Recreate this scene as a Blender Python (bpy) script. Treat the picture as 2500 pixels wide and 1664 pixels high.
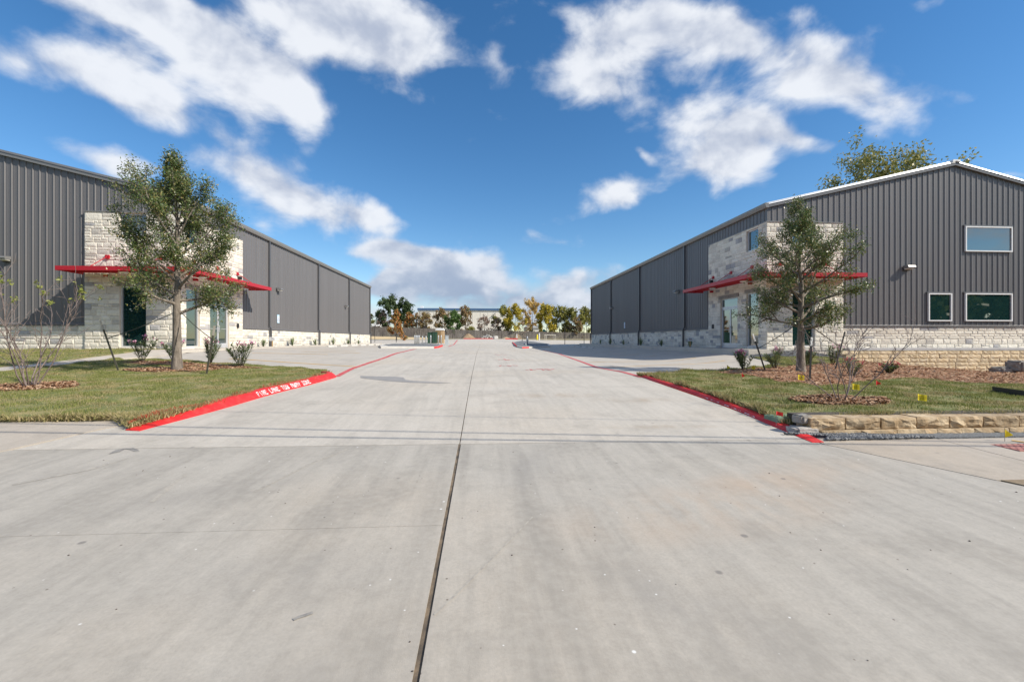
import bpy, math, random
import numpy as np
from mathutils import Vector, Matrix
from mathutils.geometry import delaunay_2d_cdt

for o in list(bpy.data.objects):
    bpy.data.objects.remove(o, do_unlink=True)
sc = bpy.context.scene
COL = sc.collection
PI = math.pi

# ------------------------------------------------------------------ camera
F = 1083.0                      # focal length in photograph pixels (2500 wide)
EYE = 0.45                      # eye height above the building slab (z = 0)
TH = math.atan(73.0 / F)        # yaw to the right of the driveway axis
CT, ST = math.cos(TH), math.sin(TH)
HOR = 829.5
cam_d = bpy.data.cameras.new("camera")
cam = bpy.data.objects.new("camera", cam_d)
COL.objects.link(cam)
cam.location = (0, 0, EYE)
cam.rotation_euler = (PI / 2, 0, -TH)
cam_d.sensor_width = 36.0
cam_d.lens = 36.0 * F / 2500.0
cam_d.shift_y = (HOR - 832.0) / 2500.0
cam_d.clip_start = 0.05
cam_d.clip_end = 3000
sc.camera = cam

# ------------------------------------------------------------------ sun, sky, exposure
SUN = Vector((1.15, -0.52, 1.0)).normalized()
SUN_EL = math.asin(SUN.z)
SUN_AZ = math.atan2(SUN.x, SUN.y)
sun_d = bpy.data.lights.new("sun", 'SUN')
sun_d.energy = 4.6
sun_d.angle = math.radians(0.5)
sun_d.color = (1.0, 0.93, 0.81)
sun = bpy.data.objects.new("sun", sun_d)
COL.objects.link(sun)
sun.rotation_euler = (-SUN).to_track_quat('-Z', 'Y').to_euler()
sun.location = (30, -20, 40)
sc.view_settings.view_transform = 'Standard'
sc.view_settings.look = 'None'
sc.view_settings.exposure = 0.27
sc.view_settings.gamma = 1.0
SKY_STRENGTH = 0.125


def chart(u, v):
    """pixel of the photograph -> direction chart (x/y, z/y) of the sky"""
    xc, up = (u - 1250.0) / F, (HOR - v) / F
    X, Y = xc * CT + ST, -xc * ST + CT
    return X / Y, up / Y


def build_world():
    w = bpy.data.worlds.new("World")
    sc.world = w
    w.use_nodes = True
    nt = w.node_tree
    N, L = nt.nodes, nt.links
    N.clear()

    def nd(t, **k):
        n = N.new(t)
        for a, b in k.items():
            setattr(n, a, b)
        return n

    def ma(op, a, b=None, c=None, clamp=False):
        n = nd('ShaderNodeMath', operation=op, use_clamp=clamp)
        for i, x in enumerate((a, b, c)):
            if x is None:
                continue
            if isinstance(x, (int, float)):
                n.inputs[i].default_value = x
            else:
                L.new(x, n.inputs[i])
        return n.outputs[0]

    def smooth(x, a, b):
        n = nd('ShaderNodeMapRange', interpolation_type='SMOOTHSTEP')
        L.new(x, n.inputs[0])
        n.inputs[1].default_value = a
        n.inputs[2].default_value = b
        return n.outputs[0]

    def mix(fac, a, b):
        n = nd('ShaderNodeMix', data_type='RGBA')
        if isinstance(fac, float):
            n.inputs[0].default_value = fac
        else:
            L.new(fac, n.inputs[0])
        for i, x in ((6, a), (7, b)):
            if isinstance(x, tuple):
                n.inputs[i].default_value = (*x, 1)
            else:
                L.new(x, n.inputs[i])
        return n.outputs[2]

    tc = nd('ShaderNodeTexCoord')
    D = tc.outputs['Generated']
    sep = nd('ShaderNodeSeparateXYZ')
    L.new(D, sep.inputs[0])
    x, y, z = sep.outputs
    sky = nd('ShaderNodeTexSky', sky_type='NISHITA')
    sky.sun_disc = False
    sky.sun_elevation = SUN_EL
    sky.sun_rotation = SUN_AZ
    sky.altitude = 200
    sky.air_density = 1.0
    sky.dust_density = 0.1
    sky.ozone_density = 2.2
    hs = nd('ShaderNodeHueSaturation')
    hs.inputs['Saturation'].default_value = 1.28
    hs.inputs['Value'].default_value = 1.0
    L.new(sky.outputs[0], hs.inputs['Color'])
    skyc = mix(1.0, hs.outputs[0], hs.outputs[0])
    sc_n = nd('ShaderNodeVectorMath', operation='SCALE')
    L.new(skyc, sc_n.inputs[0])
    sc_n.inputs['Scale'].default_value = SKY_STRENGTH
    sky_out = sc_n.outputs[0]
    # chart coordinates of the half of the sky over the driveway
    yc = ma('MAXIMUM', y, 0.06)
    uu = ma('DIVIDE', x, yc)
    vv = ma('DIVIDE', z, yc)
    cb = nd('ShaderNodeCombineXYZ')
    L.new(uu, cb.inputs[0])
    L.new(vv, cb.inputs[1])
    front = smooth(y, 0.08, 0.3)
    # warp so that blobs lose their regular outline
    wn = nd('ShaderNodeTexNoise')
    wn.inputs['Scale'].default_value = 4.5
    wn.inputs['Detail'].default_value = 2
    L.new(cb.outputs[0], wn.inputs['Vector'])
    wsub = nd('ShaderNodeVectorMath', operation='SUBTRACT')
    L.new(wn.outputs['Color'], wsub.inputs[0])
    wsub.inputs[1].default_value = (0.5, 0.5, 0.5)
    wmul = nd('ShaderNodeVectorMath', operation='MULTIPLY_ADD')
    L.new(wsub.outputs[0], wmul.inputs[0])
    wmul.inputs[1].default_value = (0.16, 0.13, 0.0)
    L.new(cb.outputs[0], wmul.inputs[2])
    P = wmul.outputs[0]
    # clouds over the driveway: centre x, y, radii, tilt (degrees, down to the right), amount
    blobs = [
        (110, 135, 240, 72, 18, 1.0), (340, 215, 130, 48, 25, .7),
        (430, 80, 260, 85, 24, 1.1), (610, 185, 160, 60, 30, .95), (300, 20, 200, 50, 20, .6),
        (780, 40, 235, 115, 12, 1.35), (900, 90, 90, 80, 40, .75), (700, 250, 60, 18, 25, .3),
        (1150, 125, 45, 75, 8, .42), (1140, 270, 60, 35, -20, .28), (1090, 395, 45, 12, 0, .3),
        (1510, 70, 255, 95, -4, 1.2), (1345, 165, 80, 80, 0, .85), (1680, 80, 140, 70, 10, .6), (1440, 200, 90, 40, 20, .45),
        (2000, 215, 240, 68, 10, 1.1), (1900, 110, 130, 60, 10, .7), (1850, 200, 90, 60, 0, .7),
        (1690, 305, 195, 85, 14, 1.25), (1650, 385, 105, 58, 0, .9), (1850, 335, 100, 30, 10, .6), (2220, 215, 90, 25, -15, .45),
        (1415, 450, 98, 52, -18, 1.15), (1480, 340, 34, 14, 15, .5),
        (1230, 530, 40, 40, 0, .5), (1290, 568, 70, 20, 5, .45),
        (590, 390, 150, 60, 24, .85), (700, 465, 160, 45, 18, .7), (600, 500, 110, 50, 0, .5), (250, 360, 190, 42, 8, .95), (560, 320, 70, 30, 30, .4),
        (830, 520, 115, 30, 8, .75), (890, 580, 60, 18, 0, .4),
        (940, 598, 110, 28, 8, 1.3), (1085, 615, 100, 30, -4, 1.6), (1010, 648, 170, 18, 0, 1.2), (930, 645, 110, 22, 0, .7), (1090, 680, 260, 26, 0, .85),
        (1100, 728, 900, 40, 0, 1.0), (1340, 640, 110, 30, 0, 1.1), (1370, 695, 150, 24, 0, 1.0), (760, 655, 120, 20, 0, .4),
        (2330, 130, 80, 30, -18, .7), (2140, 15, 55, 20, 10, .5), (2330, 400, 60, 12, 0, .35),
    ]
    acc = None
    k = 2500.0 / 2356.0
    for (cx, cy, rx, ry, an, wt) in blobs:
        u0, v0 = chart(cx * k, cy * k)
        mp = nd('ShaderNodeMapping', vector_type='TEXTURE')
        mp.inputs['Location'].default_value = (u0, v0, 0)
        mp.inputs['Rotation'].default_value = (0, 0, -math.radians(an))
        mp.inputs['Scale'].default_value = (rx * k / F, ry * k / F, 1)
        L.new(P, mp.inputs['Vector'])
        dp = nd('ShaderNodeVectorMath', operation='DOT_PRODUCT')
        L.new(mp.outputs[0], dp.inputs[0])
        L.new(mp.outputs[0], dp.inputs[1])
        g = ma('EXPONENT', ma('MULTIPLY', dp.outputs['Value'], -0.95))
        acc = ma('MULTIPLY', g, wt) if acc is None else ma('MULTIPLY_ADD', g, wt, acc)
    acc = ma('MULTIPLY', acc, front)
    # the rest of the sky: the same kind of broken cloud, thrown on a plane overhead
    zc = ma('ADD', ma('MAXIMUM', z, 0.0), 0.16)
    pb = nd('ShaderNodeCombineXYZ')
    L.new(ma('DIVIDE', x, zc), pb.inputs[0])
    L.new(ma('DIVIDE', y, zc), pb.inputs[1])
    gn = nd('ShaderNodeTexNoise')
    gn.inputs['Scale'].default_value = 0.75
    gn.inputs['Detail'].default_value = 4
    L.new(pb.outputs[0], gn.inputs['Vector'])
    gen = ma('MULTIPLY', smooth(gn.outputs[0], 0.36, 0.60), ma('SUBTRACT', 1.0, front))
    acc = ma('ADD', acc, gen)
    # fine structure
    sz = nd('ShaderNodeVectorMath', operation='MULTIPLY')
    L.new(D, sz.inputs[0])
    sz.inputs[1].default_value = (1, 1, 1.5)
    def fbm(offset, scale, detail, rough):
        ad = nd('ShaderNodeVectorMath', operation='ADD')
        L.new(sz.outputs[0], ad.inputs[0])
        ad.inputs[1].default_value = offset
        n = nd('ShaderNodeTexNoise')
        n.inputs['Scale'].default_value = scale
        n.inputs['Detail'].default_value = detail
        n.inputs['Roughness'].default_value = rough
        n.inputs['Distortion'].default_value = 0.25
        L.new(ad.outputs[0], n.inputs['Vector'])
        return n.outputs[0]
    n1 = fbm((0, 0, 0), 7.5, 8, 0.58)
    n2 = fbm((SUN.x * .045, SUN.y * .045, .05), 7.5, 4, 0.55)
    vo = nd('ShaderNodeTexVoronoi', feature='F1')
    vo.inputs['Scale'].default_value = 11
    vo.inputs['Detail'].default_value = 1.5
    vw = nd('ShaderNodeVectorMath', operation='MULTIPLY_ADD')
    L.new(wsub.outputs[0], vw.inputs[0])
    vw.inputs[1].default_value = (.06, .06, .06)
    L.new(sz.outputs[0], vw.inputs[2])
    L.new(vw.outputs[0], vo.inputs['Vector'])
    billow = ma('SUBTRACT', 0.42, vo.outputs['Distance'])
    acc2 = ma('MULTIPLY', acc, 1.02)
    dens = ma('MULTIPLY_ADD', billow, 0.45, ma('MULTIPLY_ADD', ma('SUBTRACT', n1, 0.5), 1.75, acc2))
    alpha = smooth(dens, 0.24, 1.0)
    alpha = ma('MULTIPLY', alpha, 0.95)
    shade = ma('MULTIPLY_ADD', ma('SUBTRACT', n1, n2), 1.6, ma('MULTIPLY_ADD', billow, .4, .58), clamp=True)
    core = smooth(acc, 0.9, 2.2)
    low = smooth(vv, 0.02, 0.3)
    lit = ma('SUBTRACT', shade, ma('MULTIPLY', core, 0.22))
    c_a = mix(smooth(lit, -0.1, 0.62), (0.40, 0.45, 0.56), (0.74, 0.765, 0.81))
    c_low = mix(smooth(lit, 0.1, 0.9), (0.27, 0.34, 0.47), (0.64, 0.67, 0.74))
    cc = mix(low, c_low, c_a)
    bg = nd('ShaderNodeBackground')
    L.new(mix(alpha, sky_out, cc), bg.inputs['Color'])
    bg.inputs['Strength'].default_value = 1.0
    w.cycles.sampling_method = 'NONE'
    out = nd('ShaderNodeOutputWorld')
    L.new(bg.outputs[0], out.inputs[0])


build_world()

# ------------------------------------------------------------------ helpers
def tag(o, label=None, cat=None, group=None, kind=None):
    if label: o["label"] = label
    if cat: o["category"] = cat
    if group: o["group"] = group
    if kind: o["kind"] = kind
    return o


def wloc(o):
    v = Vector((0, 0, 0))
    while o is not None:
        v = v + o.location
        o = o.parent
    return v


def empty(name, loc, label=None, cat=None, group=None, kind=None):
    o = bpy.data.objects.new(name, None)
    COL.objects.link(o)
    o.location = loc
    o.empty_display_size = 0.2
    return tag(o, label, cat, group, kind)


def mk(name, verts, faces, mat=None, parent=None, smooth=False, origin=None):
    """one mesh object; verts in world coordinates"""
    V = np.asarray(verts, dtype=np.float64).reshape(-1, 3)
    off = Vector(origin) if origin is not None else (wloc(parent) if parent else Vector((0, 0, 0)))
    V = V - np.array(off)
    me = bpy.data.meshes.new(name)
    if isinstance(faces, np.ndarray):
        nf, k = faces.shape
        me.vertices.add(len(V))
        me.vertices.foreach_set("co", V.astype(np.float32).ravel())
        me.loops.add(nf * k)
        me.loops.foreach_set("vertex_index", faces.astype(np.int32).ravel())
        me.polygons.add(nf)
        me.polygons.foreach_set("loop_start", np.arange(0, nf * k, k, dtype=np.int32))
        me.update(calc_edges=True)
    else:
        me.from_pydata([tuple(p) for p in V], [], faces)
        me.update()
    if smooth:
        me.polygons.foreach_set("use_smooth", np.ones(len(me.polygons), dtype=bool))
    if mat is not None:
        me.materials.append(mat)
    o = bpy.data.objects.new(name, me)
    COL.objects.link(o)
    if parent is not None:
        o.parent = parent
    elif origin is not None:
        o.location = off
    return o


class MB:
    def __init__(s):
        s.v, s.f = [], []

    def add(s, vs, fs):
        n = len(s.v)
        s.v += [tuple(p) for p in vs]
        s.f += [tuple(i + n for i in f) for f in fs]
        return s

    def box(s, x0, x1, y0, y1, z0, z1):
        if x0 > x1: x0, x1 = x1, x0
        if y0 > y1: y0, y1 = y1, y0
        if z0 > z1: z0, z1 = z1, z0
        return s.add([(x0, y0, z0), (x1, y0, z0), (x1, y1, z0), (x0, y1, z0), (x0, y0, z1), (x1, y0, z1), (x1, y1, z1), (x0, y1, z1)],
                     [(0, 3, 2, 1), (4, 5, 6, 7), (0, 1, 5, 4), (1, 2, 6, 5), (2, 3, 7, 6), (3, 0, 4, 7)])

    def prism(s, poly, axis_vec):
        """poly: list of 3d points, extruded along axis_vec"""
        n = len(poly)
        a = [Vector(p) for p in poly]
        b = [p + Vector(axis_vec) for p in a]
        return s.add(a + b, [tuple(range(n - 1, -1, -1)), tuple(range(n, 2 * n))] + [(i, (i + 1) % n, n + (i + 1) % n, n + i) for i in range(n)])

    def tube(s, p0, p1, r0, r1=None, n=8, cap=True):
        r1 = r0 if r1 is None else r1
        p0, p1 = Vector(p0), Vector(p1)
        d = (p1 - p0).normalized()
        a = d.orthogonal().normalized()
        b = d.cross(a)
        A = [p0 + (a * math.cos(2 * PI * i / n) + b * math.sin(2 * PI * i / n)) * r0 for i in range(n)]
        B = [p1 + (a * math.cos(2 * PI * i / n) + b * math.sin(2 * PI * i / n)) * r1 for i in range(n)]
        fs = [(i, (i + 1) % n, n + (i + 1) % n, n + i) for i in range(n)]
        if cap:
            fs += [tuple(range(n - 1, -1, -1)), tuple(range(n, 2 * n))]
        return s.add(A + B, fs)

    def lathe(s, base, prof, n=16):
        bx, by, bz = base
        vs, fs = [], []
        for (r, z) in prof:
            for i in range(n):
                a = 2 * PI * i / n
                vs.append((bx + r * math.cos(a), by + r * math.sin(a), bz + z))
        m = len(prof)
        for j in range(m - 1):
            for i in range(n):
                fs.append((j * n + i, j * n + (i + 1) % n, (j + 1) * n + (i + 1) % n, (j + 1) * n + i))
        fs.append(tuple(range(n - 1, -1, -1)))
        fs.append(tuple((m - 1) * n + i for i in range(n)))
        return s.add(vs, fs)

    def build(s, name, mat=None, parent=None, smooth=False, origin=None):
        return mk(name, s.v, s.f, mat, parent, smooth, origin)


def copy_tree(o, parent=None):
    c = o.copy()
    COL.objects.link(c)
    c.parent = parent
    for ch in list(o.children):
        copy_tree(ch, c)
    return c


# ------------------------------------------------------------------ materials
MATS = {}


def mat(name, c1, c2=None, scale=4.0, rough=0.8, bump=0.0, bscale=60.0, metal=0.0, stretch=(1, 1, 1), detail=6, spec=0.5, lo=0.35, hi=0.65, ior=None, objrand=0.0):
    m = bpy.data.materials.new(name)
    m.use_nodes = True
    nt = m.node_tree
    N, L = nt.nodes, nt.links
    b = N['Principled BSDF']
    b.inputs['Roughness'].default_value = rough
    b.inputs['Metallic'].default_value = metal
    b.inputs['Specular IOR Level'].default_value = spec
    if ior: b.inputs['IOR'].default_value = ior
    b.inputs['Base Color'].default_value = (*c1, 1)
    if c2 is not None or bump:
        geo = N.new('ShaderNodeNewGeometry')
        mp = N.new('ShaderNodeMapping')
        mp.inputs['Scale'].default_value = stretch
        L.new(geo.outputs['Position'], mp.inputs['Vector'])
    if c2 is not None:
        n = N.new('ShaderNodeTexNoise')
        n.inputs['Scale'].default_value = scale
        n.inputs['Detail'].default_value = detail
        L.new(mp.outputs[0], n.inputs['Vector'])
        r = N.new('ShaderNodeMapRange')
        r.inputs[1].default_value = lo
        r.inputs[2].default_value = hi
        L.new(n.outputs[0], r.inputs[0])
        mx = N.new('ShaderNodeMix')
        mx.data_type = 'RGBA'
        L.new(r.outputs[0], mx.inputs[0])
        mx.inputs[6].default_value = (*c1, 1)
        mx.inputs[7].default_value = (*c2, 1)
        L.new(mx.outputs[2], b.inputs['Base Color'])
        if objrand:
            oi = N.new('ShaderNodeObjectInfo')
            r2 = N.new('ShaderNodeMapRange')
            r2.inputs[3].default_value = 1 - objrand
            r2.inputs[4].default_value = 1 + objrand * .6
            L.new(oi.outputs['Random'], r2.inputs[0])
            vm = N.new('ShaderNodeVectorMath')
            vm.operation = 'SCALE'
            L.new(mx.outputs[2], vm.inputs[0])
            L.new(r2.outputs[0], vm.inputs['Scale'])
            L.new(vm.outputs[0], b.inputs['Base Color'])
    if bump:
        n2 = N.new('ShaderNodeTexNoise')
        n2.inputs['Scale'].default_value = bscale
        n2.inputs['Detail'].default_value = 4
        L.new(mp.outputs[0], n2.inputs['Vector'])
        bp = N.new('ShaderNodeBump')
        bp.inputs['Strength'].default_value = bump
        bp.inputs['Distance'].default_value = 0.02
        L.new(n2.outputs[0], bp.inputs['Height'])
        L.new(bp.outputs[0], b.inputs['Normal'])
    MATS[name] = m
    return m


def leaf_mat(name, cols, rough=0.55, trans=0.25, spec=0.35):
    """foliage: colour varies from leaf to leaf"""
    m = bpy.data.materials.new(name)
    m.use_nodes = True
    nt = m.node_tree
    N, L = nt.nodes, nt.links
    b = N['Principled BSDF']
    geo = N.new('ShaderNodeNewGeometry')
    cr = N.new('ShaderNodeValToRGB')
    el = cr.color_ramp.elements
    el[0].position = 0
    el[0].color = (*cols[0], 1)
    el[1].position = 1
    el[1].color = (*cols[-1], 1)
    for i, c in enumerate(cols[1:-1]):
        e = el.new((i + 1) / (len(cols) - 1))
        e.color = (*c, 1)
    L.new(geo.outputs['Random Per Island'], cr.inputs[0])
    L.new(cr.outputs[0], b.inputs['Base Color'])
    b.inputs['Roughness'].default_value = rough
    b.inputs['Specular IOR Level'].default_value = spec
    if trans:
        tr = N.new('ShaderNodeBsdfTranslucent')
        L.new(cr.outputs[0], tr.inputs['Color'])
        mx = N.new('ShaderNodeMixShader')
        mx.inputs[0].default_value = trans
        L.new(b.outputs[0], mx.inputs[1])
        L.new(tr.outputs[0], mx.inputs[2])
        L.new(mx.outputs[0], N['Material Output'].inputs['Surface'])
    MATS[name] = m
    return m


def concrete_mat(name, base, var, warm, spots=1.0, streak=1.0, seed=0.0, stains=()):
    m = bpy.data.materials.new(name)
    m.use_nodes = True
    nt = m.node_tree
    N, L = nt.nodes, nt.links
    b = N['Principled BSDF']
    b.inputs['Roughness'].default_value = 0.72
    b.inputs['Specular IOR Level'].default_value = 0.35
    geo = N.new('ShaderNodeNewGeometry')

    def noise(scale, detail, stretch=(1, 1, 1), rot=0.0, rough=0.55, off=0.0):
        mp = N.new('ShaderNodeMapping')
        mp.inputs['Rotation'].default_value = (0, 0, rot)
        mp.inputs['Scale'].default_value = stretch
        mp.inputs['Location'].default_value = (seed + off, seed * 1.7 + off, 0)
        L.new(geo.outputs['Position'], mp.inputs['Vector'])
        n = N.new('ShaderNodeTexNoise')
        n.inputs['Scale'].default_value = scale
        n.inputs['Detail'].default_value = detail
        n.inputs['Roughness'].default_value = rough
        L.new(mp.outputs[0], n.inputs['Vector'])
        return n.outputs[0]

    def rng(x, a, b_, c, d):
        r = N.new('ShaderNodeMapRange')
        L.new(x, r.inputs[0])
        for i, v in enumerate((a, b_, c, d)):
            r.inputs[i + 1].default_value = v
        return r.outputs[0]

    def mul(a, c):
        n = N.new('ShaderNodeMath')
        n.operation = 'MULTIPLY'
        for i, x in enumerate((a, c)):
            if isinstance(x, float): n.inputs[i].default_value = x
            else: L.new(x, n.inputs[i])
        return n.outputs[0]

    def mix(fac, a, c):
        n = N.new('ShaderNodeMix')
        n.data_type = 'RGBA'
        L.new(fac, n.inputs[0])
        for i, x in ((6, a), (7, c)):
            if isinstance(x, tuple): n.inputs[i].default_value = (*x, 1)
            else: L.new(x, n.inputs[i])
        return n.outputs[2]

    col = mix(rng(noise(0.55, 8), 0.3, 0.7, 0, 1), base, var)
    col = mix(rng(noise(0.22, 5, off=40), 0.5, 0.75, 0, .55), col, warm)
    # tyre wear: long soft streaks along the way cars swing in
    for rot, sc_, amt, of in ((0.95, 2.6, .30, 3), (-0.75, 2.4, .30, 11), (0.3, 3.2, .22, 23), (1.15, 5.5, .22, 31), (-.35, 5.0, .2, 37)):
        s1 = rng(noise(sc_, 7, (1, 0.07, 1), rot, .66, of), 0.5, 0.74, 0, amt * streak)
        col = mix(s1, col, tuple(c * 0.62 for c in base))
    dark = rng(noise(1.4, 8, off=77, rough=.65), 0.50, 0.76, 0, .68)
    col = mix(dark, col, tuple(c * 0.6 for c in base))
    col = mix(rng(noise(60, 5), 0.35, 0.65, 0, .38), col, tuple(c * 0.7 for c in base))
    col = mix(rng(noise(14, 4, off=9), 0.4, 0.7, 0, .25), col, tuple(min(1, c * 1.25) for c in base))
    for (sx_, sy_, rx_, ry_, ro_, cc, amt) in stains:
        mp = N.new('ShaderNodeMapping')
        mp.vector_type = 'TEXTURE'
        mp.inputs['Location'].default_value = (sx_, sy_, 0)
        mp.inputs['Rotation'].default_value = (0, 0, ro_)
        mp.inputs['Scale'].default_value = (rx_, ry_, 1e4)
        L.new(geo.outputs['Position'], mp.inputs['Vector'])
        ln = N.new('ShaderNodeVectorMath')
        ln.operation = 'LENGTH'
        L.new(mp.outputs[0], ln.inputs[0])
        edge = rng(ln.outputs['Value'], 1.15, 0.2, 0, 1)
        col = mix(mul(mul(edge, rng(noise(2.6, 7, (1, .45, 1), ro_, .6, sx_ * 3), .38, .66, .05, 1)), amt), col, cc)
    # paint drops and grit
    if spots:
        for sc_, th, cc, of in ((4.0, .05, (.8, .8, .78), 5), (5.0, .05, (.09, .07, .06), 17), (8, .06, (.75, .74, .72), 29), (2.6, .08, (.2, .185, .17), 50), (7, .06, (.14, .11, .09), 61)):
            mp = N.new('ShaderNodeMapping')
            mp.inputs['Location'].default_value = (of, of * 2.1, 0)
            L.new(geo.outputs['Position'], mp.inputs['Vector'])
            v = N.new('ShaderNodeTexVoronoi')
            v.inputs['Scale'].default_value = sc_
            v.inputs['Randomness'].default_value = 1
            L.new(mp.outputs[0], v.inputs['Vector'])
            sp = N.new('ShaderNodeSeparateColor')
            L.new(v.outputs['Color'], sp.inputs[0])
            hit = rng(v.outputs['Distance'], th, th * .6, 0, 1)
            keep = rng(sp.outputs[0], 0.62, 0.64, 0, 0.8 * spots)
            col = mix(mul(hit, keep), col, cc)
    L.new(col, b.inputs['Base Color'])
    bp = N.new('ShaderNodeBump')
    bp.inputs['Strength'].default_value = 0.25
    bp.inputs['Distance'].default_value = 0.004
    L.new(noise(130, 3), bp.inputs['Height'])
    L.new(bp.outputs[0], b.inputs['Normal'])
    MATS[name] = m
    return m


def stone_mat(name, use_attr):
    """limestone whose tint comes from the piece itself"""
    m = bpy.data.materials.new(name)
    m.use_nodes = True
    nt = m.node_tree
    N, L = nt.nodes, nt.links
    b = N['Principled BSDF']
    b.inputs['Roughness'].default_value = 0.9
    b.inputs['Specular IOR Level'].default_value = 0.2
    if use_attr:
        a = N.new('ShaderNodeAttribute')
        a.attribute_name = "tint"
        col = a.outputs['Color']
    else:
        a = N.new('ShaderNodeObjectInfo')
        col = a.outputs['Color']
    geo = N.new('ShaderNodeNewGeometry')
    n = N.new('ShaderNodeTexNoise')
    n.inputs['Scale'].default_value = 9
    n.inputs['Detail'].default_value = 7
    L.new(geo.outputs['Position'], n.inputs['Vector'])
    r = N.new('ShaderNodeMapRange')
    r.inputs[1].default_value = .35
    r.inputs[2].default_value = .7
    r.inputs[3].default_value = 1.0
    r.inputs[4].default_value = .86
    L.new(n.outputs[0], r.inputs[0])
    sc_ = N.new('ShaderNodeVectorMath')
    sc_.operation = 'SCALE'
    L.new(col, sc_.inputs[0])
    L.new(r.outputs[0], sc_.inputs['Scale'])
    L.new(sc_.outputs[0], b.inputs['Base Color'])
    n2 = N.new('ShaderNodeTexNoise')
    n2.inputs['Scale'].default_value = 22
    n2.inputs['Detail'].default_value = 5
    L.new(geo.outputs['Position'], n2.inputs['Vector'])
    bp = N.new('ShaderNodeBump')
    bp.inputs['Strength'].default_value = 0.55
    bp.inputs['Distance'].default_value = 0.03
    L.new(n2.outputs[0], bp.inputs['Height'])
    L.new(bp.outputs[0], b.inputs['Normal'])
    MATS[name] = m
    return m


M_apron = concrete_mat("apron_concrete", (.43, .396, .345), (.485, .45, .395), (.50, .40, .29), 1.0, 1.9, 0, [(2.0, 3.6, 1.5, .55, .25, (.47, .33, .22), .6), (3.1, 4.3, 1.2, .35, .3, (.50, .36, .25), .5), (-1.3, 2.7, .9, .35, .3, (.25, .235, .215), .6), (1.1, 2.3, .35, .8, .6, (.25, .235, .215), .55), (-2.6, 4.0, 1.2, .3, .5, (.27, .25, .225), .5), (.5, 4.6, .35, 1.0, -.1, (.27, .255, .235), .5), (-.9, 1.6, .5, .9, -.4, (.28, .26, .235), .45), (1.5, 1.4, .7, .3, -.5, (.25, .235, .21), .5)])
M_drive = concrete_mat("drive_concrete", (.52, .478, .415), (.58, .535, .47), (.53, .43, .31), .7, 1.4, 13, [(1.3, 8.9, 1.5, .35, 0, (.33, .25, .17), .6), (3.0, 8.3, 1.0, .3, 0, (.34, .26, .18), .5), (2.6, 6.3, .9, .13, 0, (.34, .25, .16), .6), (.2, 9.4, 1.2, .3, 0, (.30, .27, .23), .5), (-2.0, 9.0, .8, 1.4, .3, (.34, .315, .28), .4), (2.2, 12.5, .8, 1.5, 0, (.32, .30, .27), .4)])
M_court = concrete_mat("court_concrete", (.49, .45, .392), (.555, .51, .45), (.50, .43, .34), 0, .7, 27)
M_walk = concrete_mat("walk_concrete", (.54, .49, .42), (.61, .56, .49), (.53, .42, .31), .3, .5, 41)
M_side = concrete_mat("sidewalk_concrete", (.45, .395, .33), (.51, .455, .385), (.50, .39, .27), .5, .9, 57, [(9.0, 4.8, 2.6, .5, 0, (.42, .32, .22), .6)])
M_kerbw = mat("kerb_concrete", (.58, .56, .52), (.5, .48, .44), 3, .8, .2)
M_joint = mat("joint_filler", (.07, .058, .046), (.20, .15, .10), 7, .9, .4, 40)
M_soil = mat("soil", (.22, .16, .10), (.30, .24, .16), 2.0, .95, .4, 20)
M_sod = mat("sod", (0.150, 0.169, 0.056), (0.325, 0.263, 0.125), 3.2, .95, .6, 45, lo=.42, hi=.68)
M_mulch = mat("mulch", (.24, .115, .06), (.36, .19, .11), 14, .95, .8, 60)
M_gravel = mat("gravel", (.09, .095, .10), (.22, .23, .24), 40, .9, .8, 60)
M_red = mat("red_paint", (.66, .022, .022), (.50, .075, .06), 7, .55, .15, 30, lo=.5, hi=.85)
M_redfade = mat("worn_red_paint", (.55, .04, .045), (.60, .16, .15), 6, .6, 0)
M_white = mat("white_paint", (.82, .82, .82), None, rough=.6)
M_yellow = mat("yellow_paint", (.72, .40, .06), (.62, .42, .18), 3, .7, 0)
M_siding = mat("charcoal_siding", (.138, .131, .132), (.158, .150, .151), .9, .42, 0, spec=.5, stretch=(2.5, 2.5, .12), lo=.3, hi=.7)
M_trim = mat("charcoal_trim", (.13, .13, .135), None, rough=.4)
M_gutter = mat("gutter_metal", (.20, .195, .19), None, rough=.35, spec=.6)
M_spout = mat("downspout_metal", (.085, .085, .09), None, rough=.4)
M_silver = mat("bright_metal", (.60, .61, .63), None, rough=.35, metal=.6)
M_roof = mat("roof_metal", (.55, .56, .57), None, rough=.35, metal=.5)
M_mortar = mat("mortar", (.60, .53, .44), (.66, .59, .50), 6, .95)
M_stone = stone_mat("limestone", False)
M_stonej = stone_mat("limestone_joined", True)
M_alum = mat("clear_aluminium", (.62, .63, .65), None, rough=.35, metal=.35)
M_wframe = mat("white_frame", (.78, .78, .78), None, rough=.45)
M_glass = mat("tinted_glass", (.010, .034, .034), None, rough=.012, spec=.5, ior=2.7)
M_canopy = mat("red_canopy", (.44, .012, .022), None, rough=.38)
M_lampw = mat("lamp_lens", (.75, .72, .66), None, rough=.5)
M_black = mat("black_metal", (.02, .02, .022), None, rough=.5)
M_bronze = mat("dark_bronze", (.05, .048, .045), None, rough=.4)
M_bark = mat("bark", (.26, .22, .18), (.15, .125, .10), 16, .95, .8, 40, stretch=(1, 1, .35))
M_bark_d = mat("dark_bark", (.10, .08, .065), (.06, .05, .04), 8, .95, .5, 20)
M_twig = mat("grey_twig", (.17, .13, .12), (.26, .205, .185), 20, .9, .3)
M_twig2 = mat("purple_twig", (.16, .12, .115), (.25, .20, .19), 20, .9, .3)
M_tpost = mat("green_post", (.06, .065, .045), (.10, .09, .06), 10, .7)
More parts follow.
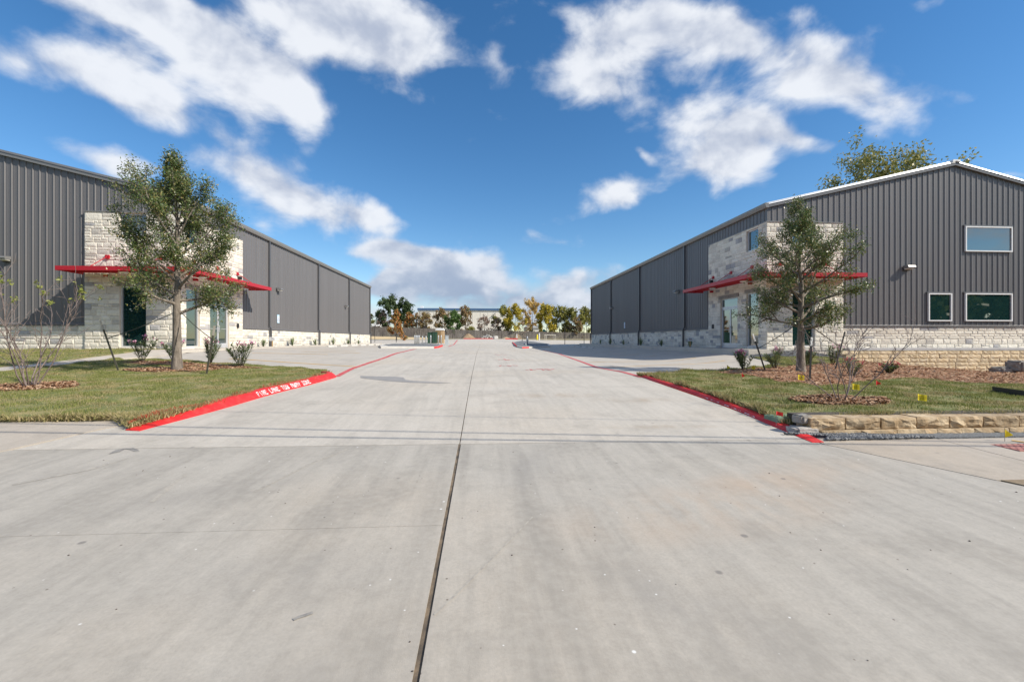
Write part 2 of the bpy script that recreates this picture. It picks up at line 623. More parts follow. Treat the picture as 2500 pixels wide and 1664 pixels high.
M_ttip = mat("post_tip", (.45, .40, .33), None, rough=.7)
M_postw = mat("white_tip", (.75, .75, .74), None, rough=.6)
M_tie = mat("tree_tie", (.06, .065, .05), None, rough=.8)
M_wood = mat("stake_wood", (.52, .36, .17), (.42, .28, .13), 20, .8)
M_flag_y = mat("yellow_flag", (.85, .68, .02), None, rough=.6)
M_flag_r = mat("red_flag", (.75, .03, .02), None, rough=.6)
M_wire = mat("flag_wire", (.3, .3, .3), None, rough=.4, metal=.8)
M_ink = mat("dark_ink", (.04, .04, .05), None, rough=.7)
M_signw = mat("sign_white", (.80, .82, .84), None, rough=.5)
M_signb = mat("sign_blue", (.03, .12, .42), None, rough=.5)
M_signc = mat("sign_pale_blue", (.45, .65, .78), None, rough=.5)
M_tan = mat("tan_limestone", (.55, .43, .28), (.36, .25, .14), 7, .9, 1.0, 14, objrand=.2)
M_tan2 = mat("pale_tan_limestone", (.72, .60, .42), (.60, .47, .29), 4, .9, .6, 25, objrand=.2)
M_grey = mat("grey_rock", (.33, .31, .28), (.24, .22, .20), 6, .9, .7, 20)
M_olive = leaf_mat("oak_leaf", [(.040, .075, .018), (.075, .125, .030), (.125, .185, .050), (.21, .24, .085), (.33, .25, .085)], .38, .25, .6)
M_grassb = leaf_mat("grass_blade", [(.15, .18, .045), (.21, .24, .065), (.29, .295, .10), (.40, .36, .17)], .7, .3, .2)
M_grassdry = leaf_mat("dry_grass_blade", [(.20, .21, .07), (.32, .28, .12), (.44, .36, .18), (.54, .44, .26)], .7, .3, .2)
M_grassred = leaf_mat("painted_grass_blade", [(.45, .03, .02), (.55, .06, .04), (.38, .14, .07), (.35, .27, .14)], .7, .2, .2)
M_chip = leaf_mat("mulch_chip", [(.24, .125, .07), (.35, .20, .12), (.44, .28, .175), (.53, .39, .27)], .9, 0, .1)
M_peb = leaf_mat("pebble", [(.04, .045, .05), (.09, .095, .105), (.17, .175, .18), (.30, .30, .30)], .6, 0, .4)
M_oleaf = leaf_mat("oleander_leaf", [(.09, .14, .05), (.15, .21, .08), (.23, .28, .13), (.34, .35, .20)], .45, .15, .5)
M_pink = leaf_mat("pink_flower", [(.62, .16, .34), (.72, .32, .48), (.80, .50, .60)], .7, .25, .2)
M_redfl = leaf_mat("red_flower", [(.60, .06, .09), (.70, .16, .18), (.55, .22, .22)], .7, .25, .2)
M_bushg = leaf_mat("bush_leaf", [(.06, .12, .03), (.12, .20, .05), (.20, .26, .09)], .5, .2, .3)
M_budg = leaf_mat("bud_leaf", [(.20, .24, .05), (.30, .33, .08), (.36, .36, .12)], .5, .3, .3)
M_yucca = leaf_mat("yucca_blade", [(.10, .15, .06), (.18, .23, .10), (.30, .33, .18)], .5, .1, .4)
M_ygreen = leaf_mat("pecan_leaf", [(.11, .14, .035), (.20, .22, .06), (.32, .30, .09), (.44, .37, .13)], .5, .3, .4)

# ------------------------------------------------------------------ terrain heights
GX = [-90, -20, -14, -9, -4.3, 0, 4.3, 9, 14, 20, 90]
GT = [
    (-60, [-1.15] * 11),
    (0, [-1.03, -1.03, -1.04, -1.04, -1.05, -1.05, -1.06, -1.07, -1.08, -1.1, -1.15]),
    (5.6, [-.78, -.80, -.82, -.84, -.85, -.86, -.86, -.88, -.92, -.95, -1.0]),
    (8, [-.70, -.70, -.71, -.70, -.70, -.71, -.71, -.80, -.85, -.9, -1.0]),
    (12, [-.53, -.55, -.56, -.55, -.51, -.52, -.53, -.57, -.66, -.8, -1.0]),
    (16, [-.33, -.38, -.42, -.33, -.38, -.44, -.51, -.55, -.56, -.8, -1.1]),
    (21, [-.04, -.07, -.07, -.12, -.17, -.28, -.46, -.60, -.22, -.5, -1.0]),
    (27, [-.04, -.03, -.03, -.08, -.13, -.24, -.46, -.70, -.14, -.1, -.3]),
    (40, [-.04, -.03, -.03, -.10, -.15, -.24, -.44, -.58, -.20, -.1, -.3]),
    (58, [-.1, -.06, -.12, -.16, -.17, -.20, -.32, -.40, -.30, -.2, -.3]),
    (80, [.55, .40, .36, .40, .48, .52, .48, .40, .32, .25, .2]),
    (115, [1.2, 1.1, 1.0, .95, .9, .9, .9, .9, .9, .85, .8]),
    (200, [1.2] * 11),
]
_gx = np.arange(-90, 90.01, .5)
_gy = np.arange(-60, 200.01, .5)


def _table(kx, rows, gx, gy, blur):
    ys = [r[0] for r in rows]
    A = np.array([np.interp(gx, kx, r[1]) for r in rows])
    Z = np.array([np.interp(gy, ys, A[:, i]) for i in range(len(gx))]).T
    for _ in range(blur):
        Z = np.pad(Z, 1, mode='edge')
        Z = (Z[:-2, 1:-1] + Z[2:, 1:-1] + 2 * Z[1:-1, 1:-1]) / 4
        Z = np.pad(Z, 1, mode='edge')
        Z = (Z[1:-1, :-2] + Z[1:-1, 2:] + 2 * Z[1:-1, 1:-1]) / 4
    return Z


def _look(Z, gx, gy, x, y):
    st = gx[1] - gx[0]
    x = np.clip(np.asarray(x, float), gx[0], gx[-1] - 1e-6)
    y = np.clip(np.asarray(y, float), gy[0], gy[-1] - 1e-6)
    fx, fy = (x - gx[0]) / st, (y - gy[0]) / st
    i, j = np.minimum(fx.astype(int), len(gx) - 2), np.minimum(fy.astype(int), len(gy) - 2)
    tx, ty = fx - i, fy - j
    return (Z[j, i] * (1 - tx) * (1 - ty) + Z[j, i + 1] * tx * (1 - ty) + Z[j + 1, i] * (1 - tx) * ty + Z[j + 1, i + 1] * tx * ty)


_GZ = _table(GX, GT, _gx, _gy, 3)


def G(x, y):
    return _look(_GZ, _gx, _gy, x, y)


RX = [4.3, 5.3, 9.6, 12.5, 14.5, 16.5, 18.5, 25, 34, 70]
RT = [
    (5.5, [-.78, -.66, -.63, -.63, -.63, -.64, -.65, -.66, -.7, -.8]),
    (8, [-.62, -.60, -.62, -.64, -.66, -.68, -.70, -.75, -.8, -.9]),
    (11.5, [-.45, -.50, -.56, -.62, -.70, -.75, -.80, -.9, -1.0, -1.0]),
    (13, [-.42, -.45, -.52, -.62, -.72, -.78, -.85, -1.0, -1.1, -1.1]),
    (16, [-.42, -.44, -.47, -.50, -.58, -.68, -.82, -1.1, -1.25, -1.3]),
    (19, [-.42, -.42, -.42, -.40, -.38, -.42, -.75, -1.15, -1.3, -1.3]),
    (21.6, [-.42, -.40, -.35, -.22, -.14, -.15, -.6, -1.12, -1.3, -1.3]),
    (26, [-.4] * 10),
]
_rx = np.arange(4.0, 70.01, .25)
_ry = np.arange(5, 26.01, .25)
_RZ = _table(RX, RT, _rx, _ry, 2)


def Rz(x, y):
    return _look(_RZ, _rx, _ry, x, y)


def lump(x, y, a=.03):
    x, y = np.asarray(x, float), np.asarray(y, float)
    return a * (np.sin(x * 2.1 + 1.3 * np.sin(y * 1.7)) * np.cos(y * 2.6 + .8 * np.sin(x * 1.9)) * .6 + .4 * np.sin(x * 5.3 + y * 3.1) * np.sin(y * 6.1 - x * 2.2))


def Lz(x, y):
    return G(x, y) + .085 + lump(x, y, .035)


def Rl(x, y):
    return Rz(x, y) + lump(x, y, .05)


def ray(u, v, zc):
    xc = (u - 1250.0) / F * zc
    return np.array([xc * CT + zc * ST, -xc * ST + zc * CT, EYE + (HOR - v) / F * zc])


def UG(u, v, fn=None, zmin=1.0, zmax=160.0):
    """where the sight line through a pixel of the photograph meets the ground"""
    fn = fn or G
    prev = zmin
    zc = zmin
    while zc < zmax:
        p = ray(u, v, zc)
        if p[2] < float(fn(p[0], p[1])):
            a, b = prev, zc
            for _ in range(24):
                m = (a + b) / 2
                p = ray(u, v, m)
                if p[2] < float(fn(p[0], p[1])): b = m
                else: a = m
            p = ray(u, v, (a + b) / 2)
            return Vector((p[0], p[1], float(fn(p[0], p[1]))))
        prev = zc
        zc *= 1.01
    p = ray(u, v, zmax)
    return Vector((p[0], p[1], float(fn(p[0], p[1]))))


def inside(px, py, poly):
    px, py = np.asarray(px), np.asarray(py)
    r = np.zeros(px.shape, bool)
    n = len(poly)
    for i in range(n):
        x0, y0 = poly[i][:2]
        x1, y1 = poly[(i + 1) % n][:2]
        c = ((y0 > py) != (y1 > py)) & (px < (x1 - x0) * (py - y0) / ((y1 - y0) or 1e-9) + x0)
        r ^= c
    return r


def densify(poly, step):
    out = []
    n = len(poly)
    for i in range(n):
        a, b = Vector(poly[i][:2]), Vector(poly[(i + 1) % n][:2])
        k = max(1, int((b - a).length / step))
        for j in range(k):
            out.append(a + (b - a) * (j / k))
    return out


def patch(name, poly, zfn, step, mat_, parent=None, skirt=0.0, kind=None, dz=0.0, smooth=True):
    """a sheet that follows the ground inside an outline, with a skirt down its edge"""
    bd = densify(poly, step)
    nb = len(bd)
    xs = [p[0] for p in bd]
    ys = [p[1] for p in bd]
    gx, gy = np.meshgrid(np.arange(min(xs), max(xs), step), np.arange(min(ys), max(ys), step))
    gx, gy = gx.ravel(), gy.ravel()
    ok = inside(gx, gy, poly)
    gx, gy = gx[ok], gy[ok]
    if len(gx):
        B = np.array([[p[0], p[1]] for p in bd])
        keep = np.ones(len(gx), bool)
        for i in range(0, len(gx), 2000):
            d = np.hypot(gx[i:i + 2000, None] - B[None, :, 0], gy[i:i + 2000, None] - B[None, :, 1]).min(1)
            keep[i:i + 2000] = d > step * .45
        gx, gy = gx[keep], gy[keep]
    pts = [Vector((p[0], p[1])) for p in bd] + [Vector((a, b)) for a, b in zip(gx, gy)]
    vs, es, fs, *_ = delaunay_2d_cdt(pts, [(i, (i + 1) % nb) for i in range(nb)], [], 1, 1e-5)
    V = np.array([[p[0], p[1]] for p in vs])
    Z = zfn(V[:, 0], V[:, 1]) + dz
    verts = [(a, b, c) for (a, b), c in zip(V, Z)]
    faces = []
    for f in fs:
        a, b, c = f
        cr = (V[b][0] - V[a][0]) * (V[c][1] - V[a][1]) - (V[b][1] - V[a][1]) * (V[c][0] - V[a][0])
        faces.append((a, b, c) if cr > 0 else (a, c, b))
    if skirt:
        cnt = {}
        for f in faces:
            for i in range(3):
                e = (f[i], f[(i + 1) % 3])
                cnt[e] = cnt.get(e, 0) + 1
        low = {}
        for (a, b) in list(cnt):
            if (b, a) not in cnt:
                for q in (a, b):
                    if q not in low:
                        low[q] = len(verts)
                        verts.append((verts[q][0], verts[q][1], verts[q][2] - skirt))
                faces.append((b, a, low[a], low[b]))
    o = mk(name, verts, faces, mat_, parent, smooth and not skirt)
    if kind: o["kind"] = kind
    return o


def strip(name, pts, width, zfn, dz, mat_, parent=None, kind=None, step=.4):
    """painted line lying on the ground"""
    P = []
    for a, b in zip(pts[:-1], pts[1:]):
        a, b = Vector(a[:2]), Vector(b[:2])
        k = max(1, int((b - a).length / step))
        P += [a + (b - a) * (j / k) for j in range(k)]
    P.append(Vector(pts[-1][:2]))
    vs, fs = [], []
    for i, p in enumerate(P):
        d = (P[min(i + 1, len(P) - 1)] - P[max(i - 1, 0)]).normalized()
        n = Vector((-d.y, d.x)) * width / 2
        for s_ in (1, -1):
            q = p + n * s_
            vs.append((q.x, q.y, float(zfn(q.x, q.y)) + dz))
        if i:
            fs.append((2 * i - 2, 2 * i - 1, 2 * i + 1, 2 * i))
    o = mk(name, vs, fs, mat_, parent)
    if kind: o["kind"] = kind
    return o


def px_list(lst, fn=None):
    return [tuple(UG(u, v, fn)[:2]) for u, v in lst]


# ------------------------------------------------------------------ ground, concrete, lawns
def build_ground():
    ax = np.concatenate([[-900, -500, -250, -150, -100], np.arange(-88, 88.1, 2), [100, 150, 250, 500, 900]])
    ay = np.concatenate([[-600, -300, -120], np.arange(-58, 150.1, 2), [170, 198, 260, 400, 700, 1200]])
    X, Y = np.meshgrid(ax, ay)
    Z = G(X, Y) - .10
    Z = np.where((Y > 5) & (Y < 24) & (X > 4.5), Z - .55, Z)
    V = np.stack([X, Y, Z], -1).reshape(-1, 3)
    nx, ny = len(ax), len(ay)
    i, j = np.meshgrid(np.arange(nx - 1), np.arange(ny - 1))
    a = (j * nx + i).ravel()
    fs = np.stack([a, a + 1, a + nx + 1, a + nx], 1)
    o = mk("ground", V, fs, mat("dry_ground", (.30, .25, .16), (.22, .19, .10), .25, .95), None, True)
    tag(o, kind="structure")


build_ground()

XJ = -0.28
kerbL = px_list([(340, 1052), (367, 1044.5), (455, 1022), (544, 998), (679, 958), (758, 939), (818, 922)])
lawnL_back = px_list([(799, 908), (707, 901), (631, 897.5), (590, 894.5), (491, 887.5), (422, 883), (346, 880.5), (305, 883)])
kerbR = px_list([(1983, 1080), (1890, 1042), (1804, 1004), (1680, 957), (1600, 932), (1568, 921)])
lawnR_back = px_list([(1558, 917), (1632, 914.5), (1720, 909), (1783, 906), (1840, 899.5), (1928, 893)])

drv = empty("driveway", (0, 0, 0), kind="structure")
jf = patch("joint_filler", [(-1.6, -3.2), (1.2, -3.2), (1.2, 60), (-1.6, 60)], G, 1.2, M_joint, drv, dz=-.011)
W = .016
patch("concrete_slab", [(XJ + W, -3.2), (9, -3.2), (7, 1.2), (5.62, 3.0), (5.0, 4.0), (4.30, 5.33), (4.3, 5.58), (XJ + W, 5.58)], G, .6, M_apron, drv, .12)
patch("concrete_slab", [(XJ - W, 3.353), (XJ - W, 5.58), (-5.52, 5.58), (-6.3, 3.5), (-6.4, 3.353)], G, .6, M_apron, drv, .12)
patch("concrete_slab", [(XJ - W, -3.2), (XJ - W, 3.348), (-6.404, 3.348), (-8, 1), (-9, -3.2)], G, .6, M_apron, drv, .12)
mk("joint_bed", [(-6.4, 3.34, float(G(-6.4, 3.34)) - .02), (XJ, 3.34, float(G(XJ, 3.34)) - .02), (XJ, 3.36, float(G(XJ, 3.36)) - .02), (-6.4, 3.36, float(G(-6.4, 3.36)) - .02)], [(0, 1, 2, 3)], M_joint, drv)
j2 = .006
patch("concrete_slab", [(XJ + j2, 5.595), (4.33, 5.595)] + [(4.32, 8), (4.25, 11.4), (4.25, 40), (4.25, 61), (XJ + j2, 61)], G, .8, M_drive, drv, .12)
patch("concrete_slab", [(XJ - j2, 5.595), (XJ - j2, 61), (-4.25, 61), (-4.25, 12.5), (kerbL[-1][0] - .2, kerbL[-1][1]), (kerbL[4][0] - .2, kerbL[4][1]), (kerbL[3][0] - .2, kerbL[3][1]),
                        (-4.95, 6.9), (-5.25, 6.55), (-5.5, 5.595)], G, .8, M_drive, drv, .12)
# parking courts on either side
ctl = patch("parking_court", [(-4.26, 12.4), (-4.26, 61), (-12.9, 61), (-12.9, 21.3), (-12.75, 18.0), (-11.3, 16.6), (-7.8, 14.4), (-4.9, 12.4)], G, 1.0, M_court, None, .1, "structure")
ctr = patch("parking_court", [(4.26, 11.2), (4.9, 12.0), (8, 13.2), (11.7, 15.7), (12.55, 19.7), (12.9, 20.6), (12.9, 61), (4.26, 61)], G, 1.0, M_court, None, .1, "structure")
far = patch("far_lot", [(-75, 61.02), (75, 61.02), (75, 84), (9, 85), (4.4, 92), (-4.4, 92), (-9, 85), (-75, 84)], G, 2.5, M_walk, None, .1, "structure")


def walkz(side):
    return lambda x, y: np.maximum(G(x, y), -.03) + .03


# walks along the buildings
pl = patch("walkway", [(-12.9, 18.2), (-12.9, 58.3), (-13.85, 58.3), (-13.85, 28.6), (-14.38, 28.6), (-14.38, 21.95), (-14.9, 20.6), (-14.9, 4.0), (-13.6, 4.0), (-13.6, 17.6)],
           lambda x, y: np.where(np.asarray(y) > 20, np.maximum(G(x, y), -.05), G(x, y)) + .06, .7, M_walk, None, .12, "structure")
pr = patch("walkway", [(12.9, 20.7), (14.39, 20.7), (14.39, 28.2), (13.85, 28.2), (13.85, 58.3), (12.9, 58.3)],
           lambda x, y: np.maximum(G(x, y), -.08) + .06, .7, M_walk, None, .6, "structure")
# street sidewalks either side of the mouth
sl = patch("sidewalk", [(-5.56, 5.595), (-5.3, 6.55), (-5.0, 6.87), (-5.2, 7.0), (-13.58, 7.0), (-13.58, 4.6), (-5.9, 4.6)], G, .6, M_side, None, .12, "structure", dz=.004)
sr = patch("sidewalk", [(4.31, 5.32), (5.01, 4.0), (6.03, 4.0), (6.03, 5.50), (4.35, 5.6)], G, .4, M_side, None, .12, "structure", dz=.004)
patch("concrete_slab", [(6.045, 4.0), (24, 4.3), (24, 5.9), (6.045, 5.50)], G, .6, M_side, sr, .12, dz=.004)
patch("verge", [(5.03, 3.98), (24, 4.28), (24, 2.6), (5.8, 2.3)], G, .4, M_soil, None, .1, "structure", dz=.012)
street = patch("street", [(-90, -12), (90, -12), (90, -3.22), (-90, -3.22)], G, 6, mat("asphalt", (.06, .06, .06), (.08, .08, .08), 6, .9, .3, 80), None, .1, "structure")

# lawns
lawnL_poly = [(kerbL[0][0] - .2, kerbL[0][1] + .1)] + [(x - .20, y) for x, y in kerbL[1:]] + lawnL_back + [(-13.57, 17.5), (-13.57, 7.02), (-5.4, 7.02)]
lawnL = patch("lawn", lawnL_poly, Lz, .3, M_sod, None, .12, "structure")
lawn2_poly = [(-14.93, 7.02), (-14.93, 20.4), (-14.6, 21.5), (-14.4, 21.96), (-40, 21.96), (-40, 7.02)]
lawn2 = patch("lawn", lawn2_poly, Lz, .6, M_sod, None, .12, "structure")
lawnR_poly = [(x + .17, y) for x, y in kerbR[1:]] + lawnR_back + [(12.55, 19.75), (18.5, 19.9), (18.5, 21.58), (45, 21.58), (45, 6.35), (4.75, 6.08)]
lawnR = patch("lawn", lawnR_poly, Rl, .3, M_sod, None, .4, "structure")
tag(lawnL, "left front lawn"); tag(lawn2, "grass strip below the left building")


# ------------------------------------------------------------------ grass
rs = np.random.RandomState(5)


def pnoise(x, y, s):
    return (np.sin(x * s + 1.7 * np.sin(y * s * .7 + 1)) + np.sin(y * s * 1.3 + 1.1 * np.sin(x * s * .9 + 2))) * .25 + .5


def scatter(poly, n, density=None, near=None):
    xs = [p[0] for p in poly]
    ys = [p[1] for p in poly]
    out = []
    tot = 0
    while tot < n:
        x = rs.uniform(min(xs), max(xs), n)
        y = rs.uniform(min(ys), max(ys), n)
        ok = inside(x, y, poly)
        if density is not None:
            ok &= rs.rand(n) < density(x, y)
        out.append(np.stack([x[ok], y[ok]], 1))
        tot += ok.sum()
    return np.concatenate(out)[:n]


def blades(P, zfn, hmin, hmax, w, lean=.6):
    n = len(P)
    z = zfn(P[:, 0], P[:, 1])
    a = rs.rand(n) * 2 * PI
    h = rs.uniform(hmin, hmax, n) * (.45 + 1.0 * pnoise(P[:, 0], P[:, 1], 5.1))
    la = rs.rand(n) * 2 * PI
    ll = rs.rand(n) * lean * h
    ww = w * rs.uniform(.6, 1.4, n)
    b0 = np.stack([P[:, 0] - np.cos(a) * ww, P[:, 1] - np.sin(a) * ww, z - .01], 1)
    b1 = np.stack([P[:, 0] + np.cos(a) * ww, P[:, 1] + np.sin(a) * ww, z - .01], 1)
    t = np.stack([P[:, 0] + np.cos(la) * ll, P[:, 1] + np.sin(la) * ll, z + h], 1)
    V = np.stack([b0, b1, t], 1).reshape(-1, 3)
    return V, np.arange(3 * n).reshape(-1, 3)


mulchL = [(-9.6, 13.6, 1.35, .8), (-11.15, 10.55, 1.0, .55)]
tL, tR = UG(432, 902, Lz), UG(1955, 908, Rl)
shL, shR = UG(74, 944, Lz), UG(2055, 977, Rl)
ringsL = [(tL.x, tL.y, 1.25, .65), (shL.x, shL.y, .95, .52)]
ringR = [(shR.x + .05, shR.y + .05, .82, .48)]
mulchR_poly = px_list([(1745, 908), (1783, 903), (1840, 899), (1928, 893), (1990, 889), (2060, 886)], Rl) + [(18.0, 19.4), (19, 21.2), (45, 21.2), (45, 17)] + \
    px_list([(2480, 938), (2390, 934), (2300, 928), (2230, 923), (2170, 925), (2120, 930), (2080, 936), (1990, 941), (1930, 934), (1860, 922), (1800, 914)], Rl)
mulchL_poly = px_list([(300, 884.5), (346, 881), (422, 883.5), (491, 888), (590, 895), (640, 899), (590, 899), (500, 896), (420, 892), (340, 889)], Lz)


def not_in(rings, polys=()):
    def f(x, y):
        k = np.ones(x.shape)
        for cx, cy, a, b in rings:
            rr = ((x - cx) / a) ** 2 + ((y - cy) / b) ** 2 + .5 * (pnoise(x, y, 6) - .5)
            k = np.where(rr < 1, .02 + .25 * np.clip(rr, 0, 1) ** 3, k)
        for p in polys:
            k = np.where(inside(x, y, p), .01, k)
        return k
    return f


dnL = not_in(ringsL, [mulchL_poly])
dnR = not_in(ringR, [mulchR_poly])


def grass_obj(name, poly, n, zfn, dens, mats, hm, w, label):
    P = scatter(poly, n, lambda x, y: dens(x, y) * np.clip(.25 + 1.1 * pnoise(x, y, 4.3), .2, 1))
    dry = 1.5 * pnoise(P[:, 0] + 3, P[:, 1] * 1.6, 2.3) + .9 * pnoise(P[:, 0], P[:, 1], 7) + rs.rand(len(P)) * .35
    thr = np.percentile(dry, 64)
    root = None
    V1, F1 = blades(P[dry < thr], zfn, hm[0], hm[1], w)
    V2, F2 = blades(P[dry >= thr], zfn, hm[0] * .8, hm[1] * .9, w, 1.4)
    Vv = np.concatenate([V1, V2])
    Ff = np.concatenate([F1, F2 + len(V1)])
    o = mk(name, Vv, Ff, mats[0])
    o.data.materials.append(mats[1])
    mi = np.zeros(len(Ff), np.int32)
    mi[len(F1):] = 1
    o.data.polygons.foreach_set("material_index", mi)
    tag(o, label, "grass", kind="stuff")
    return o


grass_obj("grass", lawnL_poly, 150000, Lz, dnL, (M_grassb, M_grassdry), (.015, .042), .006, "short green turf of the lawn beside the bright red kerb")
grass_obj("grass", [(-14.95, 8), (-14.95, 20.4), (-14.5, 21.9), (-27, 21.9), (-22, 14), (-16, 8)], 45000, Lz, not_in([]), (M_grassb, M_grassdry), (.03, .07), .009, "turf strip between the walk and the stone wainscot of the leaning-shadow wall")
lawnR_near = [(x, y) for x, y in lawnR_poly if x < 12] + [(17, 19.8), (22, 17), (22, 12), (16, 6.0), (6.2, 5.98), (4.9, 5.75)]
grass_obj("grass", [(x + .17, y) for x, y in kerbR[1:]] + lawnR_back + [(12.55, 19.75), (18.3, 19.9), (20, 18), (24, 14), (22, 10), (14, 6.2), (4.75, 6.08)], 170000, Rl, dnR,
          (M_grassb, M_grassdry), (.018, .05), .0065, "patchy turf above the tan block retaining wall")
def edge_fringe(poly, n, zfn, label, out):
    B = np.array([[p[0], p[1]] for p in densify(poly, .05)])
    B = B[out(B[:, 0], B[:, 1])]
    P = B[rs.randint(0, len(B), n)] + rs.randn(n, 2) * .035
    V, Fc = blades(P, lambda x, y: zfn(x, y) - .05 * rs.rand(len(x)), .04, .09, .008, 1.6)
    tag(mk("grass", V, Fc, M_grassdry), label, "grass", kind="stuff")


edge_fringe(lawnL_poly, 9000, Lz, "ragged straw-coloured turf edge along the sidewalk and red kerb", lambda x, y: (y < 12.5) & (x > -13.4))
edge_fringe(lawnR_poly, 9000, Rl, "ragged straw-coloured turf edge along the straight red kerb and block wall", lambda x, y: (y < 14) & (x < 14))
# overspray on the blades along the kerb
kp = np.array(kerbL)
tt = rs.rand(2600) ** 1.4
seg = np.clip((tt * (len(kp) - 1)), 0, len(kp) - 1.001)
i0 = seg.astype(int)
Pk = kp[i0] + (kp[i0 + 1] - kp[i0]) * (seg - i0)[:, None]
Pk[:, 0] -= .23 + np.abs(rs.randn(len(Pk))) * .06
Pk = Pk[inside(Pk[:, 0], Pk[:, 1], lawnL_poly) & (tt > .06)]
V, Fc = blades(Pk, Lz, .02, .06, .007)
tag(mk("grass", V, Fc, M_grassred), "grass tips stained red along the painted kerb", "grass", kind="stuff")


# mulch: base sheets and loose chips
def ring_poly(r, n=26):
    cx, cy, a, b = r
    return [(cx + a * (1 + .12 * math.sin(3 * t + cx)) * math.cos(t), cy + b * (1 + .12 * math.cos(2 * t + cy)) * math.sin(t)) for t in [2 * PI * k / n for k in range(n)]]


def chips(poly, n, zfn, size, parent, name="mulch_chips", m=M_chip, flat=.5, up=.02):
    P = scatter(poly, n)
    z = zfn(P[:, 0], P[:, 1]) + rs.rand(n) * up + .012
    a = rs.rand(n) * 2 * PI
    el = rs.randn(n) * flat * .5
    L_ = size * rs.uniform(.5, 1.5, n)
    W_ = L_ * rs.uniform(.2, .45, n)
    d = np.stack([np.cos(a) * np.cos(el), np.sin(a) * np.cos(el), np.sin(el)], 1) * L_[:, None]
    s_ = np.stack([-np.sin(a), np.cos(a), rs.randn(n) * .4], 1) * W_[:, None]
    c = np.stack([P[:, 0], P[:, 1], z], 1)
    V = np.stack([c - d - s_, c + d - s_, c + d + s_, c - d + s_], 1).reshape(-1, 3)
    o = mk(name, V, np.arange(4 * n).reshape(-1, 4), m, parent)
    o["kind"] = "stuff"
    return o


for nm, pol, zf, n in (("left tree", ring_poly(ringsL[0]), Lz, 4200), ("left bare shrub", ring_poly(ringsL[1]), Lz, 3200), ("right bare shrub", ring_poly(ringR[0]), Rl, 3400),
                       ("left oleanders", mulchL_poly, Lz, 1800), ("right tree and wall", mulchR_poly, Rl, 30000)):
    mb = patch("mulch_bed", pol, zf, .35, M_mulch, None, .05, "structure", dz=.012)
    chips([(min(p[0], 31), p[1]) for p in pol], n, zf, .03, mb)

# ------------------------------------------------------------------ kerbs
def kerb(name, base, zfn, w_face, w_top, h, mat_, side, parent=None, top_dz=0.0, ends=True, ramp=.25):
    """profile swept along the base line; side +1: body to the left of travel"""
    n = len(base)
    B = [Vector(p[:2]) for p in base]
    vs, fs = [], []
    for i, p in enumerate(B):
        d = (B[min(i + 1, n - 1)] - B[max(i - 1, 0)]).normalized()
        nn = Vector((-d.y, d.x)) * side
        e = 1.0
        if ends:
            e = min(1.0, .12 + .88 * sum((B[q + 1] - B[q]).length for q in range(i)) / ramp)
        prof = [(-.005, -.08), (0, .006), (w_face * .45, h * .55 * e), (w_face, h * .95 * e), (w_face + .02, h * e), (w_face + w_top, h * e + .004), (w_face + w_top, -.08)]
        for (o_, z_) in prof:
            q = p + nn * o_
            vs.append((q.x, q.y, float(zfn(p.x, p.y)) + z_ + top_dz))
    m = 7
    for i in range(n - 1):
        for k in range(m - 1):
            a, b, c, d_ = i * m + k, i * m + k + 1, (i + 1) * m + k + 1, (i + 1) * m + k
            fs.append((a, b, c, d_) if side < 0 else (a, d_, c, b))
    fs.append(tuple(range(m)))
    fs.append(tuple((n - 1) * m + k for k in range(m - 1, -1, -1)))
    o = mk(name, vs, fs, mat_, parent)
    return o


def resample(pts, step):
    out = []
    for a, b in zip(pts[:-1], pts[1:]):
        a, b = Vector(a[:2]), Vector(b[:2])
        k = max(1, int(round((b - a).length / step)))
        out += [a + (b - a) * (j / k) for j in range(k)]
    out.append(Vector(pts[-1][:2]))
    for _ in range(3):
        out = [out[0]] + [(out[i - 1] + out[i] * 2 + out[i + 1]) / 4 for i in range(1, len(out) - 1)] + [out[-1]]
    return out


def pt_at(poly, s_):
    for a, b in zip(poly[:-1], poly[1:]):
        l = (b - a).length
        if s_ <= l:
            return a + (b - a) * (s_ / l), (b - a).normalized()
        s_ -= l
    return poly[-1], (poly[-1] - poly[-2]).normalized()


kl_pts = resample(kerbL, .25)
end = kl_pts[-1]
kl_ext = kl_pts + [end + Vector((-.03, .22)), end + Vector((-.16, .42)), end + Vector((-.36, .55))]
kL = kerb("kerb", kl_ext, G, .11, .11, .12, M_red, +1, ramp=1.6)
tag(kL, kind="structure")
kr_pts = resample(kerbR, .25)
kR = kerb("kerb", kr_pts + [kr_pts[-1] + Vector((.1, .35)), kr_pts[-1] + Vector((.4, .7))], G, .05, .10, .05, M_red, -1, ramp=.6)
tag(kR, kind="structure")


# painted words, built from strokes of a stencil alphabet (5 x 7 grid)
GLYPH = {
    'F': ["l", "t4", "m3"], 'I': ["c"], 'R': ["l", "t4", "m4", "ru", "dg"], 'E': ["l", "t4", "m3", "b4"], 'L': ["l", "b4"], 'A': ["l", "r", "t4", "m4"],
    'N': ["l", "r", "df"], 'T': ["t4", "c"], 'O': ["l", "r", "t4", "b4"], 'W': ["l", "r", "b4", "ch"], 'Y': ["lu", "ru", "m4", "cl"], 'Z': ["t4", "b4", "dz"], ' ': [],
}


